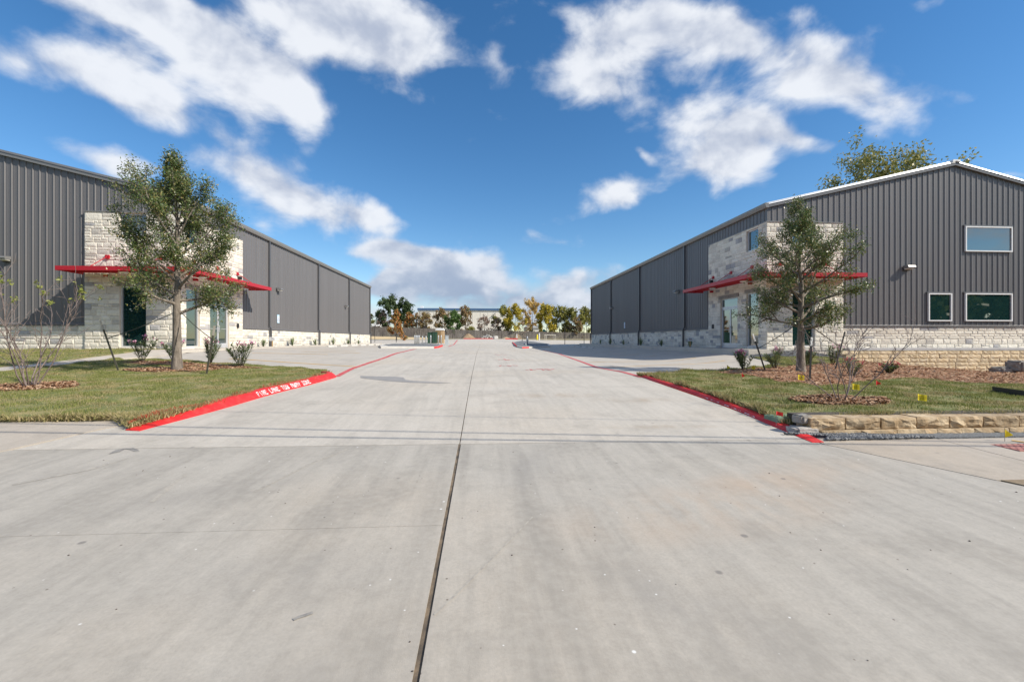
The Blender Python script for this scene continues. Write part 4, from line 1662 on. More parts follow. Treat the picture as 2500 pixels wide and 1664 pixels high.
# the building without picture windows keeps a plain metal front
for w in [o for o in bL.children if o.name.startswith("window") and any(c.name.startswith("head_flashing") for c in o.children)]:
    for c in list(w.children):
        bpy.data.objects.remove(c, do_unlink=True)
    bpy.data.objects.remove(w, do_unlink=True)


# wall lights
def wall_light(p, Nn, label):
    """p on the wall face; Nn outward"""
    r = empty("wall_light", p, label, "wall light", "wall lights on the metal walls")
    Nn = Vector(Nn)
    U = Nn.cross(Vector((0, 0, 1)))
    p = Vector(p)
    Q = lambda u, d, z: p + U * u + Nn * d + Vector((0, 0, z))
    m = MB()
    m.prism([Q(-.17, 0, -.13), Q(-.17, .05, -.13), Q(-.17, .05, .13), Q(-.17, 0, .13)], U * .34)
    m.build("back_plate", M_bronze, r)
    m = MB()
    m.prism([Q(-.2, .05, -.02), Q(-.2, .30, -.03), Q(-.2, .34, .03), Q(-.2, .30, .11), Q(-.2, .05, .14)], U * .4)
    m.build("housing", M_gutter, r)
    m = MB()
    m.prism([Q(-.17, .06, -.075), Q(-.17, .28, -.06), Q(-.17, .28, -.031), Q(-.17, .06, -.021)], U * .34)
    m.build("lens", M_lampw, r)
    return r


wall_light((22.09, 21.75 - .032, 4.18), (0, -1, 0), "silver wall light left of the upper picture window")
wall_light((-21.98, 22.15 - .032, 4.18), (0, -1, 0), "wall light at the photo's left edge on the front wall")
wall_light((14.55 - .032, 32.0, 4.0), (-1, 0, 0), "wall light on the shaded side wall near the red canopy")
wall_light((14.55 - .032, 48.6, 4.0), (-1, 0, 0), "wall light high on the shaded wall by a far downspout")
wall_light((-14.55 + .032, 32.6, 4.0), (1, 0, 0), "wall light on the sunlit side wall above the parking sign")
wall_light((-14.55 + .032, 48.2, 4.0), (1, 0, 0), "wall light on the sunlit side wall, farther one by a downspout")


# accessible parking signs on the side walls
def park_sign(p, nx, label):
    r = empty("parking_sign", p, label, "sign", "parking signs on the side walls")
    x, y, z = p
    q = lambda d: x + nx * d
    m = MB(); m.box(q(0), q(.012), y - .17, y + .17, z - .3, z + .3)
    m.build("panel", M_signc, r)
    m = MB(); m.box(q(.013), q(.016), y - .14, y + .14, z - .24, z + .2)
    m.build("field", M_signw, r)
    # wheelchair figure
    m = MB()
    m.tube((q(.017), y - .015, z + .12), (q(.022), y - .015, z + .12), .032, n=12)
    m.box(q(.017), q(.021), y - .03, y + .005, z - .03, z + .085)
    m.box(q(.017), q(.021), y - .03, y + .08, z - .05, z - .02)
    m.box(q(.017), q(.021), y + .06, y + .085, z - .15, z - .05)
    n = 18
    for k in range(13):
        a0, a1 = PI * .65 + k * 2 * PI / n, PI * .65 + (k + 1) * 2 * PI / n
        c = (y - .015, z - .085)
        m.add([(q(.019), c[0] + .1 * math.cos(a0), c[1] + .1 * math.sin(a0)), (q(.019), c[0] + .1 * math.cos(a1), c[1] + .1 * math.sin(a1)),
               (q(.019), c[0] + .075 * math.cos(a1), c[1] + .075 * math.sin(a1)), (q(.019), c[0] + .075 * math.cos(a0), c[1] + .075 * math.sin(a0))], [(0, 1, 2, 3)])
    m.build("symbol", M_signb, r)


park_sign((-14.55 + .034, 32.7, 1.95), 1, "blue and white accessible parking sign on the sunlit side wall")
park_sign((14.55 - .034, 44.4, 1.95), -1, "narrow parking sign on the shaded side wall")

# gravel beds along the side walls, yuccas in them
for sx in (-1, 1):
    x0, x1 = sx * 13.87, sx * 14.40
    b = patch("gravel_bed", [(min(x0, x1), 28.65), (max(x0, x1), 28.65), (max(x0, x1), 58.2), (min(x0, x1), 58.2)], lambda x, y: np.maximum(G(x, y), -.1) + .05, .7, M_gravel, None, .3, "structure")


def leaf_fan(base, n, length, width, seed, mat_, parent, name, spread=1.0):
    r = np.random.RandomState(seed)
    vs, fs = [], []
    for i in range(n):
        az = r.rand() * 2 * PI
        el = PI / 2 - abs(r.randn()) * .45 * spread - .08
        L_ = length * r.uniform(.7, 1.15)
        d = np.array([math.cos(az) * math.cos(el), math.sin(az) * math.cos(el), math.sin(el)])
        s_ = np.array([-math.sin(az), math.cos(az), 0])
        p0 = np.array(base) + s_ * r.uniform(-.02, .02)
        p1 = p0 + d * L_ * .55
        p2 = p1 + (d + np.array([0, 0, -.35 * (1 - el / 1.6)])) * L_ * .45
        b = len(vs)
        w = width
        vs += [p0 - s_ * w * .7, p0 + s_ * w * .7, p1 + s_ * w, p1 - s_ * w, p2]
        fs += [(b, b + 1, b + 2, b + 3), (b + 3, b + 2, b + 4)]
    return mk(name, vs, fs, mat_, parent)


def yucca(px, py, sx, scale, seed, label):
    dx = px - (1250 - 73)
    zc = F * 14.1 / (CT * abs(dx))
    y = (zc - sx * 14.1 * ST) / CT
    z = max(float(G(sx * 14.1, y)), -.1) + .05
    r = empty("yucca", (sx * 14.1, y, z), label, "yucca", "yuccas along the stone wainscots")
    leaf_fan((sx * 14.1, y, z), 46, .62 * scale, .016, seed, M_yucca, r, "leaves")
    b = MB(); b.tube((sx * 14.1, y, z - .03), (sx * 14.1, y, z + .1), .05, .03)
    b.build("stem", M_bark_d, r)


ordw = ["nearest the red canopy", "second from the red canopy", "third from the red canopy", "fourth from the red canopy", "fifth from the red canopy", "farthest along the wall"]
for i, (px, s_) in enumerate(((643, .95), (714, 1.15), (770, 1.05), (814, 1.15), (850, 1.05), (875, 1.0))):
    yucca(px, 848, -1, s_, 100 + i, "spiky yucca against the sunlit stone wainscot, " + ordw[i])
for i, (px, s_) in enumerate(((1684, 1.1), (1615, 1.05), (1564.5, 1.2), (1522, 1.0), (1490, 1.2), (1466, 1.0))):
    yucca(px, 848, 1, s_, 120 + i, "spiky yucca against the shaded stone wainscot, " + ordw[i])


# small notice boards on wooden stakes
def notice(x, y, z, label):
    r = empty("notice_sign", (x, y, z), label, "sign")
    m = MB(); m.box(x - .03, x + .03, y - .015, y + .015, z - .1, z + .5); m.build("stake", M_wood, r)
    m = MB(); m.box(x - .18, x + .18, y - .03, y - .016, z + .40, z + .63); m.build("board", M_signw, r)
    m = MB()
    m.box(x - .11, x + .09, y - .034, y - .031, z + .53, z + .57)
    m.box(x - .14, x + .14, y - .034, y - .031, z + .46, z + .485)
    m.build("print", M_ink, r)


p = UG(652, 849.5); notice(-13.5, 29.6, .0, "small white notice on a wooden stake by the sunlit wall")
notice(13.6, 28.2, -.02, "small white notice on a wooden stake left of the shaded entrance door")

# wheel stops
def wheel_stop(x, y, label):
    z = float(G(x, y))
    m = MB()
    m.prism([(x - .1, y - .9, z), (x + .1, y - .9, z), (x + .06, y - .9, z + .13), (x - .06, y - .9, z + .13)], (0, 1.8, 0))
    o = m.build("wheel_stop", M_kerbw, None, origin=(x, y, z))
    tag(o, label, "wheel stop", "wheel stops in the parking bays")


for i, y in enumerate((33.0, 35.8, 38.6, 41.4, 44.2, 47.0, 49.8, 52.6)):
    wheel_stop(-10.9, y, ["first", "second", "third", "fourth", "fifth", "sixth", "seventh", "eighth"][i] + " concrete wheel stop from the red canopy, along the sunlit wall")
for i, y in enumerate((45, 48, 51, 54)):
    wheel_stop(11.2, y, ["first", "second", "third", "fourth"][i] + " of the concrete wheel stops in the shade of the dark side wall")


# ------------------------------------------------------------------ trees
def tubes_mesh(segs, n=5):
    V, Fs = [], []
    S = np.array([[*a, *b, r0, r1] for a, b, r0, r1 in segs])
    p0, p1, r0, r1 = S[:, :3], S[:, 3:6], S[:, 6], S[:, 7]
    d = p1 - p0
    d /= np.maximum(np.linalg.norm(d, axis=1, keepdims=True), 1e-9)
    ref = np.where(np.abs(d[:, 2:3]) < .9, np.array([[0, 0, 1.]]), np.array([[1., 0, 0]]))
    a = np.cross(d, ref)
    a /= np.linalg.norm(a, axis=1, keepdims=True)
    b = np.cross(d, a)
    rings = []
    for P, R in ((p0, r0), (p1, r1)):
        for k in range(n):
            t = 2 * PI * k / n
            rings.append(P + (a * math.cos(t) + b * math.sin(t)) * R[:, None])
    V = np.stack(rings, 1).reshape(-1, 3)
    base = np.arange(len(S)) * 2 * n
    F_ = []
    for k in range(n):
        k2 = (k + 1) % n
        F_.append(np.stack([base + k, base + k2, base + n + k2, base + n + k], 1))
    return V, np.concatenate(F_)


def polyline(r, p, d, length, k, bend, up):
    pts = [np.array(p, float)]
    d = np.array(d, float)
    for i in range(k):
        d = d + r.randn(3) * bend + np.array([0, 0, up])
        d /= np.linalg.norm(d)
        pts.append(pts[-1] + d * length / k)
    return pts, d


def grow(base, H, trunk_h, R, seed, n1=18, n2=5, n3=4, r0=.1, env=None, up=.08, lean=(0, 0), leaders=1, elev=(.2, 1.0)):
    r = np.random.RandomState(seed)
    segs, tips = [], []
    base = np.array(base, float)
    top = base + np.array([lean[0], lean[1], H * .96])
    K = 12
    tr = [base + np.array([0, 0, -.1])]
    for i in range(1, K + 1):
        t = i / K
        tr.append(base + (top - base) * t + np.array([r.randn() * .03 * H * .15, r.randn() * .03 * H * .15, 0]) * min(1, t * 2))
    rad = lambda t: r0 * (1 - t) ** .9 + .008
    for i in range(K):
        segs.append((tr[i], tr[i + 1], rad(i / K) * (1.25 if i == 0 else 1), rad((i + 1) / K)))
    env = env or (lambda t: math.sin(PI * min(1, max(0, t * .92 + .12))) ** .7)
    for i in range(n1):
        t = (i + r.rand() * .8) / n1
        z = trunk_h + (H * .96 - trunk_h) * t ** .9
        k = min(K - 1, int(z / (H * .96) * K))
        f = z / (H * .96) * K - k
        p = tr[k] + (tr[k + 1] - tr[k]) * f
        az = i * 2.399 + r.randn() * .35
        el = elev[0] + (elev[1] - elev[0]) * t + r.randn() * .12
        L1 = R * env(t) * r.uniform(.75, 1.15)
        d = np.array([math.cos(az) * math.cos(el), math.sin(az) * math.cos(el), math.sin(el)])
        pts, dd = polyline(r, p, d, L1, 5, .10, up)
        rb = max(.006, rad(z / H) * .55)
        for q in range(5):
            segs.append((pts[q], pts[q + 1], rb * (1 - q / 5.5), rb * (1 - (q + 1) / 5.5)))
        for j in range(n2):
            s_ = .28 + .72 * (j + r.rand()) / n2
            q = min(4, int(s_ * 5))
            pp = pts[q] + (pts[q + 1] - pts[q]) * (s_ * 5 - q)
            dv = (pts[q + 1] - pts[q])
            dv = dv / np.linalg.norm(dv) + r.randn(3) * .75
            dv[2] += .15
            dv /= np.linalg.norm(dv)
            L2 = L1 * r.uniform(.22, .48) * (1.2 - .4 * s_)
            p2, d2 = polyline(r, pp, dv, L2, 3, .16, up * .8)
            r2 = max(.004, rb * .4)
            for a in range(3):
                segs.append((p2[a], p2[a + 1], r2 * (1 - a / 4), r2 * (1 - (a + 1) / 4)))
            for a in range(n3):
                s3 = .2 + .8 * (a + r.rand()) / n3
                qq = min(2, int(s3 * 3))
                p3 = p2[qq] + (p2[qq + 1] - p2[qq]) * (s3 * 3 - qq)
                d3 = d2 + r.randn(3) * .8
                d3 /= np.linalg.norm(d3)
                e = p3 + d3 * L2 * r.uniform(.25, .5)
                segs.append((p3, e, max(.003, r2 * .5), .002))
                tips.append((p3, e))
        tips.append((pts[-2], pts[-1]))
    return segs, tips


def leaves(tips, n, size, aspect, seed, sig):
    r = np.random.RandomState(seed)
    T = np.array([[*a, *b] for a, b in tips])
    k = r.randint(0, len(T), n)
    # uneven twigs: some carry many leaves, some few
    wgt = (r.rand(len(T)) ** 2.0 + .08) * (np.linalg.norm(T[:, 3:] - T[:, :3], axis=1) + .02) ** 1.5
    k = r.choice(len(T), n, p=wgt / wgt.sum())
    t = r.rand(n)[:, None] ** .8
    c = T[k, :3] * (1 - t) + T[k, 3:] * t + r.randn(n, 3) * sig
    d = r.randn(n, 3) + np.array([0, 0, .2])
    d /= np.linalg.norm(d, axis=1, keepdims=True)
    s_ = np.cross(d, r.randn(n, 3))
    s_ /= np.linalg.norm(s_, axis=1, keepdims=True)
    L_ = (size * r.uniform(.6, 1.3, n))[:, None]
    V = np.stack([c - d * L_ * .5, c + s_ * L_ * aspect * .5 + d * L_ * .05, c + d * L_ * .5, c - s_ * L_ * aspect * .5 + d * L_ * .05], 1).reshape(-1, 3)
    return V, np.arange(4 * n).reshape(-1, 4)


def tree(name, base, H, trunk_h, R, seed, nl, size, lm, bm, label, cat="tree", group=None, sig=.06, aspect=.45, sides=6, **k):
    o = empty(name, base, label, cat, group)
    segs, tips = grow(base, H, trunk_h, R, seed, **k)
    V, Fq = tubes_mesh(segs, sides)
    mk("trunk", V, Fq, bm, o, True)
    V, Fq = leaves(tips, nl, size, aspect, seed + 7, sig)
    mk("crown", V, Fq, lm, o)
    return o


envL = lambda t: (.80 + .38 * math.sin(PI * min(1, t * 1.35 + .08))) * (1 - max(0, t - .5) / .5 * .68)
tree("oak_tree", tL, 5.95, 1.5, 1.55, 21, 40000, .066, M_olive, M_bark, "young evergreen tree in the lawn behind the bright red kerb", group="staked young trees", n1=36, n2=7, n3=5, r0=.115, env=envL, up=.12, elev=(.25, 1.25), sig=.085)
envR = lambda t: (.85 + .4 * math.sin(PI * min(1, t * 1.5 + .1))) * (1 - max(0, t - .42) / .58 * .72)
tree("oak_tree", tR, 5.0, 1.2, 1.33, 34, 29000, .062, M_olive, M_bark, "young evergreen tree in the mulch before the shaded entrance", group="staked young trees", n1=34, n2=7, n3=5, r0=.11, env=envR, up=.09, elev=(.12, 1.15), sig=.08)
# tall tree beyond the roof
pt = ray(2160, 829, 41.0)
tree("pecan_tree", (pt[0], pt[1], -1.2), 15.0, 5, 6.4, 51, 21000, .29, M_ygreen, M_bark_d, "tall yellow-green tree rising behind the roof ridge", sig=.35, n1=26, n2=7, n3=5, r0=.3, up=.06, aspect=.5,
     env=lambda t: .75 + .35 * math.sin(PI * t), elev=(.3, 1.1))


# tree stakes and ties
def tpost(base, top, label, tipm, groupn, bm=M_tpost):
    o = empty("stake", base, label, "stake", groupn)
    b, t = Vector(base), Vector(top)
    d = (t - b).normalized()
    s_ = d.cross(Vector((0, 1, 0))).normalized()
    f = s_.cross(d)

    def tee(a, c, w):
        m = MB()
        for (u0, u1, v0, v1) in ((-w, w, -.004, .004), (-.004, .004, .0041, w * 1.4)):
            P = [a + s_ * u0 + f * v0, a + s_ * u1 + f * v0, a + s_ * u1 + f * v1, a + s_ * u0 + f * v1]
            m.prism(P, c - a)
        return m
    cut = b + (t - b) * .80
    tee(b - d * .15, cut, .024).build("shaft", bm, o)
    tee(cut, t, .0245).build("tip", tipm, o)
    return o


def stake_px(b_px, t_px, zfn, dzc=0.0):
    b = UG(*b_px, zfn)
    zc = b.x * ST + b.y * CT + dzc
    t = Vector(ray(*t_px, zc))
    return b, t


def tie(a, b, label):
    m = MB()
    a, b = Vector(a), Vector(b)
    pts = [a + (b - a) * (i / 5) - Vector((0, 0, .04 * math.sin(PI * i / 5))) for i in range(6)]
    for p, q in zip(pts[:-1], pts[1:]):
        m.tube(p, q, .011, n=6)
    o = m.build("tree_tie", M_tie, None, origin=tuple(a))
    tag(o, label, "tie", "tree ties")


sLa = stake_px((288.5, 904), (243.5, 779), Lz)
sLb = stake_px((504, 913), (524, 795), Lz)
tpost(*sLa, "leaning stake with pale tip left of the tree by the red kerb", M_ttip, "tree stakes")
tpost(*sLb, "dark stake right of the tree by the red kerb", M_ttip, "tree stakes")
zt = tL.x * ST + tL.y * CT
tie(sLa[0] + (sLa[1] - sLa[0]) * .62, Vector(ray(436, 758, zt)), "tree tie rising from the leaning stake to the tree by the red kerb")
tie(sLb[0] + (sLb[1] - sLb[0]) * .72, Vector(ray(442, 762, zt)), "tree tie from the tree by the red kerb down to the dark stake")
sRa = stake_px((1868, 904), (1838, 815), Rl)
sRb = stake_px((1977, 927), (1982, 823), Rl)
sRc = stake_px((2039, 902), (2063, 809), Rl)
tpost(*sRa, "leaning black stake with white tip beside the pink oleander", M_postw, "tree stakes", M_black)
tpost(*sRb, "upright black stake with pale tip in front of the mulched tree", M_postw, "tree stakes", M_black)
tpost(*sRc, "leaning black stake behind the bare shrub", M_black, "tree stakes", M_black)
zt = tR.x * ST + tR.y * CT
trk = Vector(ray(1957, 782, zt))
tie(sRa[0] + (sRa[1] - sRa[0]) * .6, trk, "tree tie from the white-tipped leaning stake to the mulched tree")
tie(sRc[0] + (sRc[1] - sRc[0]) * .6, trk + Vector((.05, 0, .02)), "tree tie from the mulched tree to the stake behind the bare shrub")
tie(sRb[0] + (sRb[1] - sRb[0]) * .7, trk + Vector((0, -.05, 0)), "tree tie from the mulched tree to the upright stake before it")


# bare multi-stem shrubs
def bare_shrub(base, H, spread, seed, nst, bm, label, buds, lm=M_budg):
    o = empty("bare_shrub", base, label, "shrub")
    r = np.random.RandomState(seed)
    segs, tips = [], []
    for i in range(nst):
        az = 2 * PI * i / nst + r.randn() * .3
        el = r.uniform(.75, 1.25)
        d = np.array([math.cos(az) * math.cos(el), math.sin(az) * math.cos(el), math.sin(el)])
        p = np.array(base) + np.array([math.cos(az), math.sin(az), 0]) * .07
        p[2] -= .05
        L1 = H * r.uniform(.75, 1.02)
        pts, dd = polyline(r, p, d, L1, 7, .10, .06)
        rb = .0125 * H / 2
        for q in range(7):
            segs.append((pts[q], pts[q + 1], rb * (1 - q / 9), rb * (1 - (q + 1) / 9)))
        tips.append(pts[-1])
        for j in range(8):
            s_ = .22 + .76 * (j + r.rand()) / 8
            q = min(6, int(s_ * 7))
            pp = pts[q] + (pts[q + 1] - pts[q]) * (s_ * 7 - q)
            dv = (pts[q + 1] - pts[q])
            dv = dv / np.linalg.norm(dv) + r.randn(3) * .5
            dv[2] += .25
            dv /= np.linalg.norm(dv)
            p2, d2 = polyline(r, pp, dv, L1 * r.uniform(.18, .4), 4, .16, .08)
            for a in range(4):
                segs.append((p2[a], p2[a + 1], rb * .45 * (1 - a / 5.5), rb * .45 * (1 - (a + 1) / 5.5)))
            tips.append(p2[-1])
            for a in range(2):
                p3, _ = polyline(r, p2[r.randint(1, 4)], d2 + r.randn(3) * .6, L1 * r.uniform(.06, .16), 2, .1, .05)
                for e in range(2):
                    segs.append((p3[e], p3[e + 1], .004, .003))
                tips.append(p3[-1])
    V, Fq = tubes_mesh(segs, 5)
    mk("stems", V, Fq, bm, o, True)
    if buds:
        tp = np.array(tips)
        tp = tp[tp[:, 2] > base[2] + H * .72]
        rr_ = r.choice(len(tp), max(1, int(len(tp) * buds)), replace=False)
        sel = [(tp[i], tp[i] + np.array([0, 0, .05])) for i in rr_]
        V, Fq = leaves(sel, len(sel) * 14, .07, .4, seed + 3, .028)
        mk("leaves", V, Fq, lm, o)
    return o


bare_shrub(shL, 2.5, 1, 61, 8, M_twig, "bare shrub with a few yellow-green tips on the lawn at the photo's left edge", .42)
bare_shrub(shR, 1.62, 1, 67, 7, M_twig2, "low bare purple-stemmed shrub before the stake-held tree", 0)


# oleanders and bushes
def oleander(base, H, W_, seed, label, nst=9, lm=M_oleaf, fm=M_pink, nf=40, nl=620, leaf=(.16, .17), name="oleander", group="oleanders along the lawns"):
    o = empty(name, base, label, "shrub", group)
    r = np.random.RandomState(seed)
    segs, lv, tips = [], [], []
    for i in range(nst):
        az = r.rand() * 2 * PI
        sp = r.rand() ** .6 * W_ / 2
        top = np.array(base) + np.array([math.cos(az) * sp, math.sin(az) * sp, H * r.uniform(.6, 1.0) * (1 - .2 * sp / (W_ / 2))])
        p = np.array(base) + np.array([math.cos(az), math.sin(az), 0]) * .03 - np.array([0, 0, .03])
        mid = (p + top) / 2 + np.array([math.cos(az), math.sin(az), 0]) * sp * .05 + np.array([0, 0, .05])
        segs += [(p, mid, .010, .008), (mid, top, .008, .004)]
        lv += [(p + (mid - p) * .35, mid), (mid, top), (mid, top)]
        tips.append(top)
    V, Fq = tubes_mesh(segs, 5)
    mk("stems", V, Fq, M_bark_d, o, True)
    T = np.array([[*a, *b] for a, b in lv])
    k = r.randint(0, len(T), nl)
    t = r.rand(nl)[:, None]
    c = T[k, :3] * (1 - t) + T[k, 3:] * t
    az = r.rand(nl) * 2 * PI
    el = r.uniform(-.1, 1.0, nl)
    d = np.stack([np.cos(az) * np.cos(el), np.sin(az) * np.cos(el), np.sin(el)], 1)
    s_ = np.stack([-np.sin(az), np.cos(az), np.zeros(nl)], 1)
    L_ = (leaf[0] * r.uniform(.7, 1.25, nl))[:, None]
    V = np.stack([c, c + d * L_ * .5 + s_ * L_ * leaf[1] * .5, c + d * L_, c + d * L_ * .5 - s_ * L_ * leaf[1] * .5], 1).reshape(-1, 3)
    mk("leaves", V, np.arange(4 * nl).reshape(-1, 4), lm, o)
    if nf:
        tp = np.array(tips)
        tp = tp[np.argsort(-tp[:, 2])][:max(3, len(tp) * 2 // 3)]
        V, Fq = leaves([(q, q + np.array([0, 0, .05])) for q in tp], nf, .05, .9, seed + 1, .03)
        mk("flowers", V, Fq, fm, o)["kind"] = "stuff"
    return o


for i, (b, top, wpx, nf, lab) in enumerate((
        ((346, 881), 812, 60, 110, "oleander with a deep pink flower head before the tall dark window"),
        ((421, 876), 818, 52, 60, "oleander half hidden behind the trunk by the red kerb"),
        ((512, 886), 820, 52, 60, "oleander behind the dark stake, before the glass door"),
        ((589, 895), 823, 58, 80, "oleander at the end of the row, nearest the parking bay line"))):
    p = UG(*b, Lz)
    zc = p.x * ST + p.y * CT
    oleander(p, (b[1] - top) * zc / F, wpx * zc / F, 200 + i, lab, nf=nf)
for i, (b, top, wpx, nf, lab) in enumerate((
        ((1817, 903), 846, 46, 130, "oleander with bright pink flowers at the concrete edge by the yellow flags"),
        ((1893, 899), 840, 50, 60, "oleander right of the leaning white-tipped stake"),
        ((1970, 894), 843, 60, 90, "oleander with pale pink flowers behind the mulched tree trunk"),
        ((2031, 891), 838, 56, 60, "oleander behind the bare purple shrub"))):
    p = UG(*b, Rl)
    zc = p.x * ST + p.y * CT
    oleander(p, (b[1] - top) * zc / F, wpx * zc / F, 220 + i, lab, nf=nf)
p = UG(2079, 918, Rl); zc = p.x * ST + p.y * CT
oleander(p, 46 * zc / F, 52 * zc / F, 240, "wispy red-tinged bush between stake and tan block wall", nst=16, lm=M_bushg, fm=M_redfl, nf=60, nl=420, leaf=(.08, .25), name="flowering_bush", group="low flowering bushes")
p = UG(2170, 911, Rl); zc = p.x * ST + p.y * CT
oleander(p, 30 * zc / F, 50 * zc / F, 241, "round green bush with red flowers against the tan block wall", nst=26, lm=M_bushg, fm=M_redfl, nf=90, nl=900, leaf=(.07, .5), name="flowering_bush", group="low flowering bushes")


# marking flags
def flag(b_px, top_v, m, label, zfn=Rl, tri=False, size=(.13, .10), tilt=0.0):
    p = UG(b_px[0], b_px[1], zfn)
    zc = p.x * ST + p.y * CT
    h = max(.16, (b_px[1] - top_v) * zc / F)
    o = empty("marking_flag", p, label, "flag", "utility marking flags")
    b = MB(); t = Vector((p.x + tilt, p.y, p.z + h)); b.tube(p - Vector((0, 0, .05)), t, .003, n=5); b.build("wire", M_wire, o)
    a = Vector((CT, -ST, 0))
    w, hh = size
    n = 4
    vs, fs = [], []
    for i in range(n + 1):
        f = i / n
        off = Vector((0, 1, 0)) * .015 * math.sin(f * 5) + Vector((0, 0, -.02 * f))
        k = (1 - f * .96) if tri else 1
        vs += [t + a * w * f + off - Vector((0, 0, hh * .5 * (1 - k))), t + a * w * f + off - Vector((0, 0, hh * .5 * (1 + k)))]
        if i: fs.append((2 * i - 2, 2 * i - 1, 2 * i + 1, 2 * i))
    sh = mk("sheet", vs, fs, m, o)
    if m is M_flag_y and not tri:
        vs2, fs2 = [], []
        for j, q in enumerate((.3, .5, .7)):
            for i in range(n):
                for f in (i / n + .04, (i + 1) / n - .0 if i < n - 1 else .9):
                    off = Vector((0, 1, 0)) * (.015 * math.sin(f * 5) - .003) + Vector((0, 0, -.02 * f))
                    vs2 += [t + a * w * f + off - Vector((0, 0, hh * (q - .04))), t + a * w * f + off - Vector((0, 0, hh * (q + .04)))]
                k = len(vs2)
                fs2.append((k - 4, k - 3, k - 1, k - 2))
        mk("print", vs2, fs2, mat("flag_print", (.35, .26, .02), None, rough=.7) if "flag_print" not in MATS else MATS["flag_print"], sh)


flag((1775, 904), 890, M_flag_y, "yellow marking flag on the grass corner nearest the parking court", tri=True, size=(.10, .14))
flag((1835, 905), 894, M_flag_y, "yellow marking flag at the foot of the pink oleander", size=(.1, .1))
flag((1948, 930), 916, M_flag_y, "yellow marking flag in the mulch in front of the tree trunk", size=(.15, .12))
flag((2081, 957), 936, M_flag_y, "yellow marking flag behind the bare purple shrub", size=(.13, .11))
flag((2240, 985), 962, M_flag_y, "yellow marking flag standing alone in the lawn above the block wall", size=(.14, .10))
flag((2453, 1074), 1051, M_flag_y, "yellow triangular flag in the black gravel by the sidewalk", lambda x, y: G(x, y) + .02, tri=True, size=(.09, .14))
flag((1811, 924), 909, M_flag_r, "thin red marking flag in the lawn before the oleander", tri=True, size=(.07, .14))
flag((2139, 945), 927, M_flag_r, "red marking flag right of the bare purple shrub", size=(.10, .12), tri=True)
flag((1895, 1030), 1020, M_flag_r, "short red flag beside the green valve lid", size=(.09, .055))

# valve box lid
p = UG(1916, 1016, Rl)
o = empty("valve_box", p, "green irrigation valve lid in the lawn corner beside the kerb", "valve box")
m = MB(); m.box(p.x - .22, p.x + .22, p.y - .16, p.y + .16, p.z - .08, p.z + .004); m.build("collar", mat("valve_green", (.20, .30, .20), (.15, .22, .16), 8, .8), o)
m = MB(); m.box(p.x - .19, p.x + .19, p.y - .13, p.y + .13, p.z + .0045, p.z + .014); m.build("lid", mat("valve_lid_green", (.25, .38, .26), (.2, .3, .2), 8, .8), o)


# ------------------------------------------------------------------ block walls
def rough_block(seed):
    r = random.Random(seed)
    vs, fs = [], []
    k, q = 7, 5                       # split face: a coarse grid of chips, box behind
    for j in range(q):
        for i in range(k):
            u, v = i / (k - 1), j / (q - 1)
            edge = i in (0, k - 1) or j in (0, q - 1)
            du = 0 if i in (0, k - 1) else r.uniform(-.05, .05)
            dv = r.uniform(-.025, .015) if j in (0, q - 1) else r.uniform(-.08, .08)
            vs.append((u + du, (.93 + r.uniform(-.03, .02)) if edge else .985 + r.uniform(-.055, .05), v + dv))
    for j in range(q - 1):
        for i in range(k - 1):
            a = j * k + i
            fs += [(a, a + 1, a + k + 1), (a, a + k + 1, a + k)] if r.random() < .5 else [(a, a + 1, a + k), (a + 1, a + k + 1, a + k)]
    b = len(vs)
    vs += [(0, 0, 0), (1, 0, 0), (1, 0, 1), (0, 0, 1)]
    fs += [(b, b + 1) + tuple(range(k - 1, -1, -1)), (b + 2, b + 3) + tuple(range((q - 1) * k, q * k)), (b + 3, b) + tuple(j * k for j in range(q)),
           (b + 1, b + 2) + tuple(j * k + k - 1 for j in range(q - 1, -1, -1)), (b + 3, b + 2, b + 1, b)]
    return vs, fs


BLK = {}
for mname, mm in (("tan", M_tan), ("pale", M_tan2)):
    L_ = []
    for s_ in range(6):
        v, f = rough_block(s_ + (0 if mname == "tan" else 50))
        me = bpy.data.meshes.new("block")
        me.from_pydata(v, [], f)
        me.update()
        me.materials.append(mm)
        L_.append(me)
    BLK[mname] = L_


def lay_block(parent, mesh, p, U, Nn, w, d, h, name="block"):
    o = bpy.data.objects.new(name, mesh)
    COL.objects.link(o)
    o.parent = parent
    R = Matrix((U, Nn, (0, 0, 1))).transposed().to_4x4()
    o.matrix_basis = Matrix.Translation(Vector(p) - wloc(parent)) @ R @ Matrix.Diagonal((w, d, h, 1))
    return o


# low retaining wall at the sidewalk: blocks laid from the kerb end outwards
w0 = UG(1990, 1066)
w1x, wy = w0.x, w0.y + .12
rw = empty("retaining_wall", (w1x, wy, -.9), "low wall of rough tan limestone blocks along the gravel by the sidewalk", "wall")
x = w1x
i = 0
rb = random.Random(3)
wl = lambda x: wy + (x - w1x) * .012
while x < 20:
    w = rb.uniform(.5, .56)
    z = -.775
    lay_block(rw, BLK["tan"][i % 6], (x + w - .006, wl(x) + .26, z + rb.uniform(-.004, .004)), Vector((-1, 0, 0)), Vector((0, -1, 0)), w - .026, .30, .15)
    x += w
    i += 1
x = w1x + .12
while x < 20:
    w = rb.uniform(.5, .62)
    lay_block(rw, BLK["tan"][(i * 5) % 6], (x + w - .006, wl(x) + .23, -.985), Vector((-1, 0, 0)), Vector((0, -1, 0)), w - .024, .32, .2)
    x += w
    i += 1
m = MB(); m.box(w1x + .05, 20, wl(w1x) + .22, wl(w1x) + .5, -1.05, -.625); m.build("wall_backing", M_bark_d, rw)

